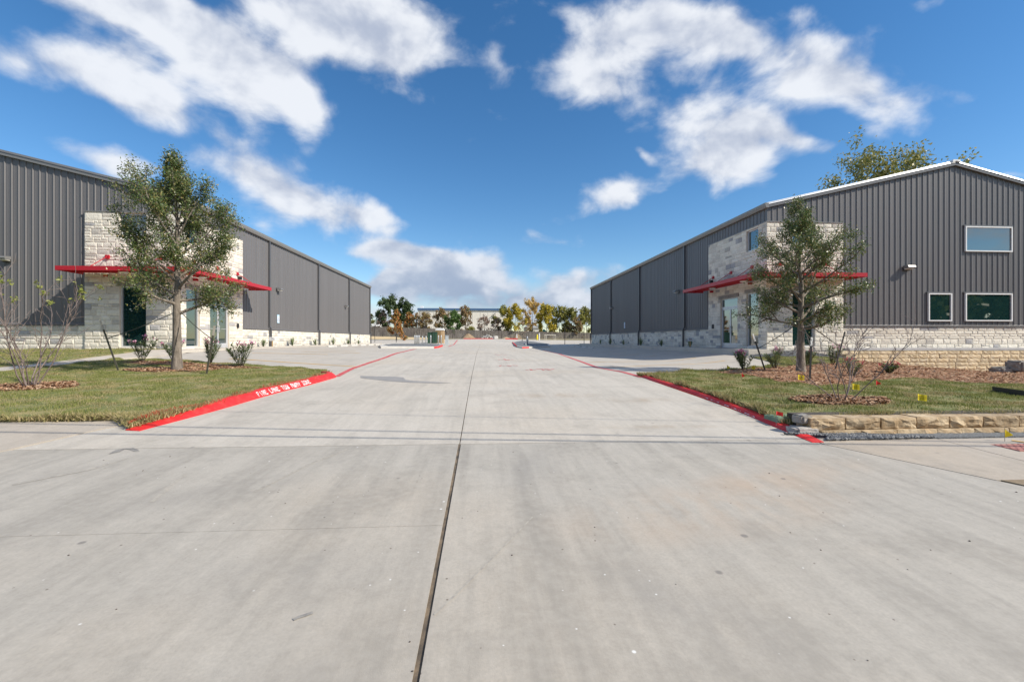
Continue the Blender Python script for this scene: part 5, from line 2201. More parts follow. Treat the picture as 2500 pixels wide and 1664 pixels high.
# loose grey stones at the wall end
def rock(name, c, size, seed, mm, label, rz=0.0, flat=1.0, group=None, parent=None):
    import bmesh
    bm = bmesh.new()
    bmesh.ops.create_cube(bm, size=1.0)
    bmesh.ops.bevel(bm, geom=bm.edges[:], offset=.14, segments=2, affect='EDGES')
    bmesh.ops.subdivide_edges(bm, edges=[e for e in bm.edges if e.calc_length() > .4], cuts=2, use_grid_fill=True)
    r = random.Random(seed)
    for v in bm.verts:
        n = v.co.normalized()
        v.co += n * (math.sin(v.co.x * 7 + seed) * math.cos(v.co.y * 6 + seed) * .04 + r.uniform(-.03, .03))
        v.co.x *= size[0]; v.co.y *= size[1]; v.co.z *= size[2]
    me = bpy.data.meshes.new(name)
    bm.to_mesh(me)
    bm.free()
    me.materials.append(mm)
    o = bpy.data.objects.new(name, me)
    COL.objects.link(o)
    o.location = c
    o.rotation_euler = (0, 0, rz)
    if parent:
        o.parent = parent
    else:
        tag(o, label, "rock", group)
    return o


M_pgrey = mat("pale_grey_rock", (.50, .46, .42), (.40, .37, .34), 6, .9, .6, 20)
rock("loose_stone", (w1x - .02, wy + .07, -.80), (.36, .24, .11), 5, M_pgrey, "pale flat stone under the grey one at the block wall's end", -.05)
rock("loose_stone", (w1x + .0, wy + .12, -.65), (.22, .18, .12), 8, M_grey, "grey loose stone lying on top of the block wall's end", .3)
for i, (px, py, s_, lab) in enumerate(((2441, 908, (.85, .6, .5), "dark grey boulder at the foot of the tan block wall"), (2480, 893, (.75, .6, .5), "grey boulder at the photo's right edge above the dark one"))):
    c = Vector(ray(px, py, 20.2 - i * .2))
    rock("boulder", (c.x, c.y - .1, c.z), s_, 12 + i, M_grey, lab, .2 * i)

# tan block wall below the front of the building with picture windows
tw = empty("block_wall", (24, 21.2, -1.2), "pale tan split-face block wall under the white stone wainscot", "wall")
ztp = -.10
for r_ in range(6):
    z1 = ztp - r_ * .195
    x = 18.3 + (.0 if r_ % 2 else -.25) + r_ * .04
    while x < 33.4:
        w = rb.uniform(.42, .72)
        xm = x + w / 2
        if z1 > float(Rz(xm, 21.1)) - .1:
            lay_block(tw, BLK["pale"][rb.randrange(6)], (x + w - .004, 21.44, z1 - .19), Vector((-1, 0, 0)), Vector((0, -1, 0)), w - .018, .24 - .018 * (5 - r_) + rb.uniform(-.012, .012) + .05, .178)
        x += w
m = MB(); m.box(18.2, 33.5, 21.43, 21.72, -1.6, -.085)
m.build("wall_backing", M_mortar, tw)
m = MB(); m.box(18.6, 33.5, 21.30, 21.70, -.08, .045)
m.build("grade_beam", mat("grade_concrete", (.52, .52, .52), (.45, .45, .45), 3, .8), tw)

# black gravel along the retaining wall, gravel before the tower
gp = [(4.45, 5.45), (6.03, 5.52), (20, 5.86), (20, wl(20) + .02), (w1x + .1, wl(w1x) + .05), (w1x - .35, wl(w1x) + .0), (4.6, 5.62)]
gb = patch("gravel_strip", gp, lambda x, y: G(x, y) + .02, .3, M_gravel, None, .08, "structure")
P = scatter([q for q in gp if q[0] < 13] + [(12, 5.7), (12, 6.0)][:0] or gp, 2600)
P = P[P[:, 0] < 14]


def pebbles(P, zfn, size, name, parent, mm):
    n = len(P)
    z = zfn(P[:, 0], P[:, 1])
    oc = np.array([[1, 0, 0], [0, 1, 0], [-1, 0, 0], [0, -1, 0], [0, 0, 1], [0, 0, -1]], float)
    tri = np.array([[0, 1, 4], [1, 2, 4], [2, 3, 4], [3, 0, 4], [1, 0, 5], [2, 1, 5], [3, 2, 5], [0, 3, 5]])
    s_ = size * rs.uniform(.6, 1.4, (n, 1, 1)) * np.array([1, .8, .55]) * rs.uniform(.8, 1.2, (n, 1, 3))
    a = rs.rand(n) * 2 * PI
    V = oc[None] * s_ + rs.randn(n, 6, 3) * size * .08
    x = V[:, :, 0] * np.cos(a)[:, None] - V[:, :, 1] * np.sin(a)[:, None]
    y = V[:, :, 0] * np.sin(a)[:, None] + V[:, :, 1] * np.cos(a)[:, None]
    W_ = np.stack([x + P[:, 0:1], y + P[:, 1:2], V[:, :, 2] + z[:, None] + size * .3], -1)
    o = mk(name, W_.reshape(-1, 3), (tri[None] + 6 * np.arange(n)[:, None, None]).reshape(-1, 3), mm, parent)
    o["kind"] = "stuff"
    return o


pebbles(P, lambda x, y: G(x, y) + .02, .024, "pebbles", gb, M_peb)
gt = patch("gravel_strip", [(12.6, 20.0), (12.95, 20.65), (14.39, 20.65), (14.39, 21.55), (18.5, 21.55), (18.5, 20.2)], Rl, .4, M_gravel, None, .1, "structure", dz=.03)
P = scatter([(12.6, 20.0), (12.95, 20.65), (14.35, 20.65), (14.35, 21.5), (18.4, 21.5), (18.4, 20.2)], 1500)
pebbles(P, lambda x, y: Rl(x, y) + .03, .03, "pebbles", gt, M_peb)
# grit on the apron
P = np.stack([rs.uniform(-4.5, 5, 60), rs.uniform(1.2, 6, 60)], 1)
gq = pebbles(P, G, .007, "grit", None, mat("grit_stone", (.10, .085, .075), None, rough=.9))
tag(gq, "scattered dark grit on the grey concrete apron", "grit", kind="stuff")

# black landscape edging and tactile paving at the right
e0, e1 = UG(2425, 955, Rl), UG(2560, 975, Rl)
m = MB()
d = (e1 - e0).normalized()
m.prism([e0 + Vector((0, 0, -.1)), e0 + Vector((0, 0, .10)), e0 + Vector((0, .02, .10)), e0 + Vector((0, .02, -.1))], (e1 - e0) * 1.0)
tag(m.build("landscape_edging", M_black, None, origin=tuple(e0)), "black steel edging strip rising from the mulch at the right", "edging")
tp = UG(2478, 1094)
m = MB()
m.box(tp.x - .12, tp.x + .9, tp.y - .14, tp.y + .18, tp.z - .03, tp.z + .012)
tm = m.build("tactile_paving", mat("tactile_red", (.36, .13, .11), (.42, .2, .17), 12, .8), None, origin=tuple(tp))
tag(tm, "red tactile paving set in the sidewalk", "paving")
for i in range(12):
    for j in range(4):
        b = MB(); b.lathe((tp.x - .08 + i * .08, tp.y - .10 + j * .08, tp.z + .012), [(.018, 0), (.014, .006)], 8)
        b.build("dome", MATS["tactile_red"], tm)
strip("sidewalk_line", [tuple(UG(2470, 1076)[:2]), tuple(UG(2540, 1086)[:2])], .05, G, .012, M_yellow, None, "structure")

# kerbed islands at the far ends of the two courts
def island(poly, label_red, name="island"):
    base = patch("island", poly, lambda x, y: G(x, y) + .13, .8, M_kerbw, None, .2, "structure")
    cx = sum(p[0] for p in poly) / len(poly)
    cy = sum(p[1] for p in poly) / len(poly)
    inn = [(cx + (p[0] - cx) * .92 + (.0), cy + (p[1] - cy) * .82) for p in poly]
    patch("gravel_bed", inn, lambda x, y: G(x, y) + .145, .8, M_gravel, base, .02)
    for seg in label_red:
        vs = []
        for (x, y) in seg:
            z = float(G(x, y))
            d = Vector((x - cx, y - cy)).normalized() * .012
            vs += [(x + d.x, y + d.y, z), (x + d.x, y + d.y, z + .136), (x - d.x * 14, y - d.y * 14, z + .137)]
        fs = []
        for i in range(len(seg) - 1):
            a = 3 * i
            fs += [(a, a + 3, a + 4, a + 1), (a + 1, a + 4, a + 5, a + 2)]
        mk("red_edge", vs, fs, M_red, base)


iL = px_list([(1060, 850.5), (1072, 848.5), (1081, 845), (1074, 842), (1040, 841), (960, 841.5), (925, 845), (930, 850)])
island(iL, [iL[0:3]])
iR = px_list([(1251, 836.5), (1255, 841.5), (1262, 847.5), (1275, 850), (1345, 846.5), (1340, 840.5), (1300, 834), (1270, 832)])
island(iR, [iR[0:3], [iR[3], ((iR[3][0] * .8 + iR[4][0] * .2), (iR[3][1] * .8 + iR[4][1] * .2))]])


# ------------------------------------------------------------------ background
def at(u, v, zc):
    p = ray(u, v, zc)
    return Vector(p)


def gnd(u, zc):
    p = ray(u, 829, zc)
    return Vector((p[0], p[1], float(G(p[0], p[1]))))


# black chain-link posts behind the buildings
for (u, top, lab) in ((915, 795, "black fence post between the sunlit wall and the orange tree"), (967.5, 790, "black fence post in front of the orange tree")):
    p = gnd(u, 66); t = at(u, top, p.x * ST + p.y * CT)
    m = MB(); m.tube(p, (p.x, p.y, t.z), .035, n=8); m.lathe((p.x, p.y, t.z), [(.045, 0), (.045, .04), (.01, .09)], 8)
    tag(m.build("fence_post", M_black, None, origin=tuple(p)), lab, "fence post", "black fence posts")
p0, p1 = gnd(1379, 64), gnd(1426, 64)
fn = empty("chain_fence", p0, "black wire fence panel between two posts near the shaded building", "fence")
for (p, u, v) in ((p0, 1379, 794), (p1, 1426, 799)):
    t = at(u, v, 64)
    m = MB(); m.tube(p, (p.x, p.y, t.z), .045, n=8); m.build("post", M_black, fn)
zr = at(1379, 800, 64).z
m = MB(); m.tube((p0.x, p0.y, zr), (p1.x, p1.y, zr), .025, n=6); m.build("top_rail", M_black, fn)
m = MB()
for k in range(26):
    a = p0 + (p1 - p0) * (k / 25.0)
    m.tube((a.x, a.y, p0.z + .1), (a.x, a.y, zr), .004, n=4)
m.build("mesh", M_black, fn)["kind"] = "stuff"

# utility yard: pipes, green cabinets, portable toilet, pedestal
M_galv = mat("galvanised", (.50, .52, .53), None, rough=.4, metal=.5)
for i, (u, top, lab) in enumerate(((1012.5, 818, "leftmost of the grey pipe bollards by the green cabinets"), (1016, 818, "second of the clustered grey pipe bollards"), (1019.5, 818, "third of the clustered grey pipe bollards"),
                                   (1023, 818, "fourth of the clustered grey pipe bollards"), (1031.5, 820, "single grey pipe bollard right of the clustered ones"), (1040, 820, "grey pipe bollard just left of the green cabinets"),
                                   (1051.5, 818, "grey pipe bollard standing before the green cabinets"), (1070.5, 818, "grey pipe bollard before the portable toilet door"), (1077, 818, "grey pipe bollard before the portable toilet corner"))):
    zc = 58 if i < 6 else 57
    p = gnd(u, zc)
    t = at(u, top, zc)
    m = MB(); m.lathe(tuple(p), [(.075, -.1), (.075, t.z - p.z - .05), (.05, t.z - p.z - .01), (.01, t.z - p.z)], 10)
    tag(m.build("bollard", M_galv, None, True, origin=tuple(p)), lab, "bollard", "pipe bollards of the utility yard")
M_gcab = mat("cabinet_green", (.028, .075, .045), None, rough=.5)
for (u0, u1, top, lab) in ((1043.8, 1054.2, 812, "narrower dark green utility cabinet"), (1055.6, 1066.6, 811, "dark green utility cabinet beside the portable toilet")):
    zc = 62
    a, b = gnd(u0, zc), gnd(u1, zc)
    t = at(u0, top, zc)
    m = MB(); m.box(a.x, b.x, a.y, a.y + .9, a.z - .1, t.z)
    o = m.build("utility_cabinet", M_gcab, None, origin=tuple((a + b) / 2)); tag(o, lab, "cabinet", "utility cabinets")
    m = MB(); m.box(a.x - .04, b.x + .04, a.y - .04, a.y + .94, t.z + .002, t.z + .07); m.build("lid", M_gcab, o)
    m = MB(); m.box((a.x + b.x) / 2 - .01, (a.x + b.x) / 2 + .01, a.y - .012, a.y - .002, a.z + .1, t.z - .1); m.build("door_seam", M_black, o)
zc = 63
a, b = gnd(1063.5, zc), gnd(1083.5, zc)
M_ptan = mat("toilet_tan", (.52, .36, .20), None, rough=.5)
o = empty("portable_toilet", (a + b) / 2, "tan portable toilet with white domed roof", "portable toilet")
zt_ = at(1063, 806, zc).z
m = MB(); m.box(a.x, b.x, a.y, a.y + 1.15, a.z, zt_); m.build("cabin", M_ptan, o)
m = MB(); m.box(a.x + .12, a.x + .75, a.y - .03, a.y - .002, a.z + .12, zt_ - .12); m.build("door", mat("toilet_brown", (.30, .19, .09), None, rough=.6), o)
m = MB()
w = (b.x - a.x) / 2 + .06
cx = (a.x + b.x) / 2
prof = [(cx + w * math.cos(t), a.y - .05, zt_ + .002 + .34 * math.sin(t)) for t in [PI * k / 10 for k in range(11)]]
m.prism(prof, (0, 1.25, 0)); m.build("roof", M_white, o)
p = gnd(1091, 57)
t = at(1091, 818, 57)
m = MB(); m.box(p.x - .2, p.x + .2, p.y - .12, p.y + .12, p.z - .1, t.z - .06)
o = m.build("pedestal", mat("pedestal_grey", (.50, .54, .55), None, rough=.5), None, origin=tuple(p)); tag(o, "grey utility pedestal right of the portable toilet", "pedestal")
m = MB(); m.prism([(p.x - .22, p.y - .14, t.z - .058), (p.x + .22, p.y - .14, t.z - .058), (p.x + .22, p.y - .14, t.z), (p.x - .22, p.y - .14, t.z + .03)], (0, .28, 0)); m.build("cap", M_galv, o)
# standpipe and small items right of the lane
p = gnd(1287.5, 62)
o = empty("standpipe", p, "grey standpipe with black base on the gravel island", "standpipe")
t = at(1287, 820, 62)
m = MB(); m.tube(p, (p.x, p.y, p.z + .35), .07); m.build("base", M_black, o)
m = MB(); m.lathe((p.x, p.y, p.z + .35), [(.09, 0), (.11, .1), (.08, .3), (.12, .34), (.1, t.z - p.z - .5), (.03, t.z - p.z - .36)], 10); m.build("body", M_galv, o, True)
m = MB(); m.tube((p.x - .2, p.y, p.z + .6), (p.x + .2, p.y, p.z + .6), .05); m.build("outlet", M_galv, o)
p = gnd(1284, 50)
m = MB(); m.box(p.x - .05, p.x + .05, p.y - .05, p.y + .05, p.z, p.z + .42)
o = m.build("marker_post", M_white, None, origin=tuple(p)); tag(o, "short white marker post with green band before the gravel island", "post")
m = MB(); m.box(p.x - .052, p.x + .052, p.y - .052, p.y + .052, p.z + .18, p.z + .26); m.build("band", mat("band_green", (.05, .3, .15), None), o)
p = gnd(1311.5, 84); m = MB(); m.lathe(tuple(p), [(.16, -.1), (.16, .4), (.13, .8), (.1, 1.0), (.02, 1.1)], 10)
tag(m.build("bollard", M_flag_y, None, True, origin=tuple(p)), "yellow bollard beyond the gravel island", "bollard")
p = gnd(1317, 84); t = at(1317, 813, 84); m = MB(); m.box(p.x - .09, p.x + .09, p.y - .05, p.y + .05, p.z - .1, t.z)
tag(m.build("marker_post", M_white, None, origin=tuple(p)), "tall white post right of the yellow bollard", "post")
p = gnd(1262, 92); t = at(1262, 815, 92); m = MB(); m.box(p.x - .1, p.x + .1, p.y - .05, p.y + .05, p.z - .1, t.z)
tag(m.build("marker_post", M_white, None, origin=tuple(p)), "white post before the brown dirt mound", "post")
a, b = gnd(1329, 80), gnd(1357, 80)
t = at(1329, 816.5, 80)
o = empty("pipe_frame", (a + b) / 2, "white pipe frame like a low goal near the far fence", "frame")
M_cream = mat("cream_paint", (.66, .62, .52), None, rough=.6)
m = MB(); m.box(a.x, b.x, a.y - .35, a.y + .35, t.z - .1, t.z); m.build("top", M_cream, o)
for x_ in (a.x + .05, a.x + .35, b.x - .35, b.x - .05):
    m = MB(); m.tube((x_, a.y - .3, a.z - .1), (x_, a.y - .3, t.z - .1), .035); m.build("leg", M_cream, o)

# far kerb with red paint, mounds, rock pile
def far_kerb(u0, u1, zc, h=.16):
    a, b = gnd(u0, zc), gnd(u1, zc)
    m = MB(); m.box(a.x, b.x, a.y, a.y + .25, min(a.z, b.z) - .2, max(a.z, b.z) + h)
    tag(m.build("kerb", M_red, None), kind="structure")


far_kerb(1132, 1204, 91)
far_kerb(1234, 1264, 90, .2)
m = MB(); a, b = gnd(1005, 76), gnd(1120, 76)
m.box(a.x, b.x, a.y, a.y + .3, a.z - .2, b.z + .12); tag(m.build("kerb", M_kerbw, None), kind="structure")


def mound(u0, u1, top, zc, mm, label, seed):
    a, b = gnd(u0, zc), gnd(u1, zc)
    t = at((u0 + u1) / 2, top, zc)
    c = (a + b) / 2
    h, R_ = t.z - c.z, (b.x - a.x) / 2
    n, k = 26, 9
    r = random.Random(seed)
    vs, fs = [(c.x, c.y, c.z + h)], []
    for j in range(1, k + 1):
        f = j / k
        for i in range(n):
            an = 2 * PI * i / n
            rr_ = R_ * f * (1 + .1 * math.sin(3 * an + seed) + r.uniform(-.04, .04))
            vs.append((c.x + rr_ * math.cos(an), c.y + rr_ * math.sin(an) * .8, c.z - .05 + h * (math.cos(PI * f) * .5 + .5) * (1 + r.uniform(-.08, .08))))
    for i in range(n):
        fs.append((0, 1 + i, 1 + (i + 1) % n))
    for j in range(k - 1):
        for i in range(n):
            a_, b_ = 1 + j * n + i, 1 + j * n + (i + 1) % n
            fs.append((a_, a_ + n, b_ + n, b_))
    tag(mk("dirt_mound", vs, fs, mm, None, True, origin=tuple(c)), label, "mound", "dirt mounds")


M_dirt = mat("dirt", (.22, .15, .09), (.32, .24, .15), 1.2, .95, .5, 4)
M_dirt2 = mat("pale_dirt", (.42, .32, .20), (.34, .26, .17), 1.0, .95, .4, 4)
mound(1118, 1166, 814, 97, M_dirt, "wide brown dirt mound left of the white rocks", 1)
mound(1218, 1252, 822, 96, M_dirt2, "low pale dirt mound between the red kerbs", 2)
mound(1248, 1278, 814.5, 97, M_dirt, "steep reddish dirt mound behind the white post", 3)
rp = empty("rock_pile", gnd(1190, 95), "heap of white rocks beyond the far red kerb", "rock pile")
r = random.Random(9)
for k in range(46):
    u = r.uniform(1177, 1203)
    p = gnd(u, 95 + r.uniform(-.6, .6))
    hmax = .9 * (1 - abs(u - 1190) / 14)
    o = rock("rock", (0, 0, 0), (r.uniform(.28, .5), r.uniform(.25, .4), r.uniform(.2, .38)), k, M_kerbw, None, r.uniform(0, 3), parent=rp)
    o.location = Vector((p.x, p.y, p.z + .1 + r.random() * max(.05, hmax))) - rp.location
p = gnd(1210, 92); rock("concrete_lump", (p.x, p.y, p.z + .3), (1.0, .7, .7), 77, M_kerbw, "pale concrete lump right of the white rock heap", .3)
bank = empty
# pale bank and wooden fence
bk = mk("bank", [(-62, 92, .3), (-8.5, 96, .55), (-8.5, 99, .85), (-62, 96, 2.2), (-62, 118, 2.2), (-8.5, 118, .9)], [(0, 1, 2, 3), (3, 2, 5, 4)], mat("pale_bank", (.55, .43, .25), (.47, .36, .22), .6, .95, .4, 3))
tag(bk, kind="structure")


def wood_fence(u0, u1, zc0, zc1, v0, v1, hgt, label):
    n = int(abs(u1 - u0) / 1.4)
    A, B = at(u0, v0, zc0), at(u1, v1, zc1)
    o = empty("wooden_fence", (A.x, A.y, A.z - hgt), label, "fence", "weathered wooden fences")
    d = (B - A)
    L_ = math.hypot(d.x, d.y)
    k = int(L_ / .30)
    m = MB()
    r = random.Random(int(u0))
    for i in range(k):
        a = A + d * (i / k)
        b = A + d * ((i + .93) / k)
        j = r.uniform(-.03, .03)
        y = a.y + r.uniform(-.01, .01)
        m.add([(a.x, y, a.z - hgt), (b.x, b.y, b.z - hgt), (b.x, b.y, b.z + j), (a.x, y, a.z + j), (a.x, y + .03, a.z - hgt), (b.x, b.y + .03, b.z - hgt), (b.x, b.y + .03, b.z + j), (a.x, y + .03, a.z + j)],
              [(0, 1, 2, 3), (7, 6, 5, 4), (3, 2, 6, 7), (0, 3, 7, 4), (1, 5, 6, 2)])
    m.build("pickets", M_fence, o)["kind"] = "stuff"
    for i in range(0, k, 8):
        a = A + d * (i / k)
        b = MB(); b.box(a.x - .05, a.x + .05, a.y + .04, a.y + .14, a.z - hgt, a.z + .05); b.build("post", M_fence, o)
    b = MB(); b.prism([(A.x, A.y + .035, A.z - .4), (A.x, A.y + .035, A.z - .3), (A.x, A.y + .08, A.z - .3), (A.x, A.y + .08, A.z - .4)], d); b.build("rail", M_fence, o)


M_fence = mat("weathered_wood", (.11, .095, .085), (.21, .185, .165), .7, .9, .2, 3, stretch=(6, 6, .6))
wood_fence(890, 1090, 118, 118, 796, 803, 2.6, "weathered wooden fence along the pale bank, left of the lane")
wood_fence(1091, 1470, 117, 121, 804, 813, 2.4, "weathered wooden fence behind the rocks and mounds")

# the distant pale warehouse with blue parapet
zc = 185
a, b = at(1021, 829, zc), at(1249, 829, zc)
o = empty("distant_warehouse", (a.x, a.y, 0), "long pale warehouse with a blue parapet beyond the trees", "building")
zt_, zb_ = at(1021, 757, zc).z, -2
m = MB(); m.box(a.x, b.x, a.y, a.y + 40, zb_, zt_); m.build("wall", mat("far_wall", (.80, .75, .67), (.74, .69, .61), .15, .9), o)
for k in range(13):
    x_ = a.x + (b.x - a.x) * k / 12
    m = MB(); m.box(x_ - .04, x_ + .04, a.y - .06, a.y - .005, zb_, zt_); m.build("panel_joint", MATS["far_wall"], o)
m = MB(); m.box(a.x - .3, b.x + .3, a.y - .4, a.y + 40.3, zt_ + .002, at(1021, 752, zc).z); m.build("parapet", mat("far_blue", (.06, .13, .26), None, rough=.6), o)
m = MB(); c1, c2 = at(1024, 760, zc), at(1049, 780, zc); m.box(c1.x, c2.x, a.y - .12, a.y - .06, c2.z, c1.z); m.build("wall_panel", mat("far_panel", (.47, .44, .39), None, rough=.9), o)
m = MB(); c1, c2 = at(1028, 795, zc), at(1043, 804, zc); m.box(c1.x, c2.x, a.y - .2, a.y - .1, c2.z - 1, c1.z); m.build("dock_door", M_black, o)
m = MB(); c1 = at(1026, 750, zc); m.box(c1.x, c1.x + 1.1, a.y + .5, a.y + 1.5, zt_ + .9, c1.z + .6); m.build("roof_unit", M_white, o)
m = MB(); c1 = at(1204, 767, zc); m.prism([(c1.x, a.y - .9, c1.z - .5), (c1.x + .9, a.y - .9, c1.z + .2), (c1.x + .9, a.y - .9, c1.z + .7), (c1.x, a.y - .9, c1.z)], (0, .88, 0)); m.build("wall_lamp", M_grey, o)
# white dome roof and pale low buildings beyond the fence
c1, c2 = at(900, 795, 150), at(918, 795, 150)
m = MB(); w = c2.x - c1.x
m.prism([(c1.x + w * (.5 - .5 * math.cos(PI * k / 8)), c1.y, c1.z + 1.0 * math.sin(PI * k / 8)) for k in range(9)], (0, 8, 0))
m.box(c1.x, c2.x, c1.y + .01, c1.y + 8, -1, c1.z - .002)
tag(m.build("tent", M_white, None, origin=(c1.x, c1.y, 0)), "white tent roof beyond the fence beside the sunlit wall", "tent")
c1, c2 = at(1285, 800, 150), at(1318, 800, 150)
o = empty("far_house", (c1.x, c1.y, 0), "pale low building glimpsed behind the yellow trees", "building")
m = MB(); m.box(c1.x, c2.x, c1.y, c1.y + 10, 0, c1.z); m.build("wall", MATS["far_wall"], o)
m = MB(); m.prism([(c1.x - .4, c1.y - .4, c1.z + .002), (c2.x + .4, c1.y - .4, c1.z + .002), ((c1.x + c2.x) / 2, c1.y - .4, c1.z + 2.0)], (0, 11, 0)); m.build("roof", mat("far_roof", (.55, .57, .62), None), o)
m = MB(); m.box(c1.x + 1, c1.x + 2, c1.y - .05, c1.y - .003, c1.z - 1.6, c1.z - .5); m.build("window", M_glass, o)
# playground tower
c1 = at(1328, 806, 128)
o = empty("play_tower", (c1.x, c1.y, .9), "teal and blue playground roof above the far fence", "playground")
m = MB()
m.add([(c1.x - 1.0, c1.y - 1, c1.z - .6), (c1.x + 1.0, c1.y - 1, c1.z - .6), (c1.x + 1.0, c1.y + 1, c1.z - .6), (c1.x - 1.0, c1.y + 1, c1.z - .6), (c1.x, c1.y, c1.z + .4)], [(0, 1, 4), (1, 2, 4), (2, 3, 4), (3, 0, 4), (3, 2, 1, 0)])
m.build("roof", mat("teal_plastic", (.03, .28, .22), None, rough=.5), o)
for dx_ in (-.9, .9):
    m = MB(); m.tube((c1.x + dx_, c1.y - .9, .5), (c1.x + dx_, c1.y - .9, c1.z - .6), .07); m.build("post", MATS["teal_plastic"], o)
m = MB(); m.prism([(c1.x + 1.0, c1.y - .4, c1.z - 1.6), (c1.x + 2.6, c1.y - .4, c1.z - .2), (c1.x + 2.9, c1.y - .4, c1.z - .5), (c1.x + 1.3, c1.y - .4, c1.z - 1.9)], (0, .8, 0)); m.build("slide", mat("blue_plastic", (.05, .10, .45), None, rough=.5), o)

# background trees
BG = {
    'dark': leaf_mat("far_dark_leaf", [(.035, .065, .025), (.065, .105, .038), (.11, .15, .055)], .6, .2),
    'orange': leaf_mat("far_orange_leaf", [(0.465, 0.155, 0.046), (0.589, 0.232, 0.078), (0.341, 0.248, 0.078), (0.155, 0.202, 0.054)], .6, .25),
    'brown': leaf_mat("far_brown_leaf", [(0.248, 0.139, 0.078), (0.372, 0.217, 0.116), (0.310, 0.264, 0.109), (0.155, 0.171, 0.062)], .7, .2),
    'green': leaf_mat("far_green_leaf", [(0.054, 0.116, 0.028), (0.093, 0.178, 0.043), (0.155, 0.217, 0.070)], .6, .2),
    'yellow': leaf_mat("far_yellow_leaf", [(0.310, 0.279, 0.039), (0.496, 0.403, 0.046), (0.651, 0.480, 0.062), (0.248, 0.264, 0.054)], .6, .3),
    'gold': leaf_mat("far_gold_leaf", [(0.465, 0.310, 0.078), (0.651, 0.449, 0.139), (0.698, 0.527, 0.232)], .6, .3),
    'olive': leaf_mat("far_olive_leaf", [(0.171, 0.186, 0.046), (0.279, 0.279, 0.062), (0.403, 0.357, 0.093), (0.139, 0.155, 0.039)], .6, .25),
    'grey': leaf_mat("far_grey_leaf", [(0.264, 0.186, 0.155), (0.372, 0.264, 0.217), (0.310, 0.248, 0.171)], .8, .2),
}
far_trees = [
    # u, base v hint, top v, width px, zc, kind, leaves, label
    (968, 753, 42, 78, 'orange', 3000, .16, "conical orange and green young tree beside a black post", 'cone'),
    (950, 738, 62, 126, 'dark', 4200, .34, "large dark evergreen oak behind the orange tree", 'round'),
    (985, 742, 50, 128, 'dark', 3000, .34, "dark evergreen oak, the right one of the pair behind the orange tree", 'round'),
    (934, 767, 26, 124, 'grey', 900, .28, "bare mauve tree left of the dark oaks", 'round'),
    (1000, 766, 26, 124, 'orange', 1100, .28, "rust-coloured tree right of the dark oaks", 'round'),
    (1017, 768, 30, 122, 'brown', 900, .26, "thin brown tree before the pale warehouse's corner", 'round'),
    (1038, 769, 36, 122, 'brown', 1500, .28, "spreading brown-green tree before the dock door", 'round'),
    (1080, 760, 48, 124, 'brown', 2200, .30, "russet-topped tree before the pale warehouse", 'round'),
    (1105, 764, 40, 119, 'green', 2600, .30, "bright green tree right of the portable toilet", 'round'),
    (1136, 752, 44, 125, 'brown', 2300, .30, "tall bronze tree before the blue parapet", 'round'),
    (1150, 801, 20, 119, 'olive', 500, .25, "small olive shrub-like tree under the bronze one", 'round'),
    (1183, 776, 40, 122, 'grey', 1000, .24, "bare grey spreading tree before the warehouse wall", 'round'),
    (1213, 779, 30, 122, 'grey', 700, .24, "bare grey tree at the warehouse's right end", 'round'),
    (1232, 760, 40, 124, 'olive', 2600, .30, "olive and yellow tree covering the warehouse's corner", 'round'),
    (1258, 753, 42, 121, 'yellow', 2400, .30, "yellow-green tree right of the warehouse's corner", 'round'),
    (1300, 739, 54, 128, 'gold', 2000, .30, "tallest pale golden tree above the far fence", 'round'),
    (1335, 753, 42, 122, 'yellow', 3200, .30, "brightest yellow tree above the playground", 'round'),
    (1365, 757, 44, 126, 'olive', 2600, .30, "yellow-green tree right of the bright yellow one", 'round'),
    (1390, 762, 40, 124, 'olive', 2400, .30, "olive tree behind the black wire fence", 'round'),
    (1432, 764, 46, 124, 'olive', 2400, .30, "olive tree touching the shaded building's far corner", 'round'),
    (1410, 782, 30, 121, 'brown', 900, .28, "rusty low tree between the two olive trees", 'round'),
    (1275, 782, 26, 72, 'grey', 260, .10, "thin sparse young tree on the gravel island", 'round'),
    (900, 772, 30, 130, 'olive', 900, .30, "small olive tree at the sunlit building's far corner", 'round'),
]
for i, (u, top, wpx, zc, kd, nl, ls, lab, shp) in enumerate(far_trees):
    p = gnd(u, zc)
    t = at(u, top, zc)
    H = t.z - p.z
    R_ = wpx * zc / F / 2
    env = (lambda t_: max(.08, 1.05 - t_)) if shp == 'cone' else (lambda t_: .7 + .4 * math.sin(PI * min(1, t_ * 1.1)) - .35 * max(0, t_ - .6))
    tree("background_tree", p, H, max(H * .10, .4), R_ * (.92 if 1010 < u < 1220 else 1.2), 300 + i, int(nl * (1.25 if 1010 < u < 1220 else 1.7)), ls * 1.35, BG[kd], M_bark_d, lab, group="trees along the far fence", sig=ls * .7, sides=4, n1=20, n2=5, n3=3, r0=.10 if H > 4 else .04, env=env, aspect=.7, elev=(-.05, 1.1))

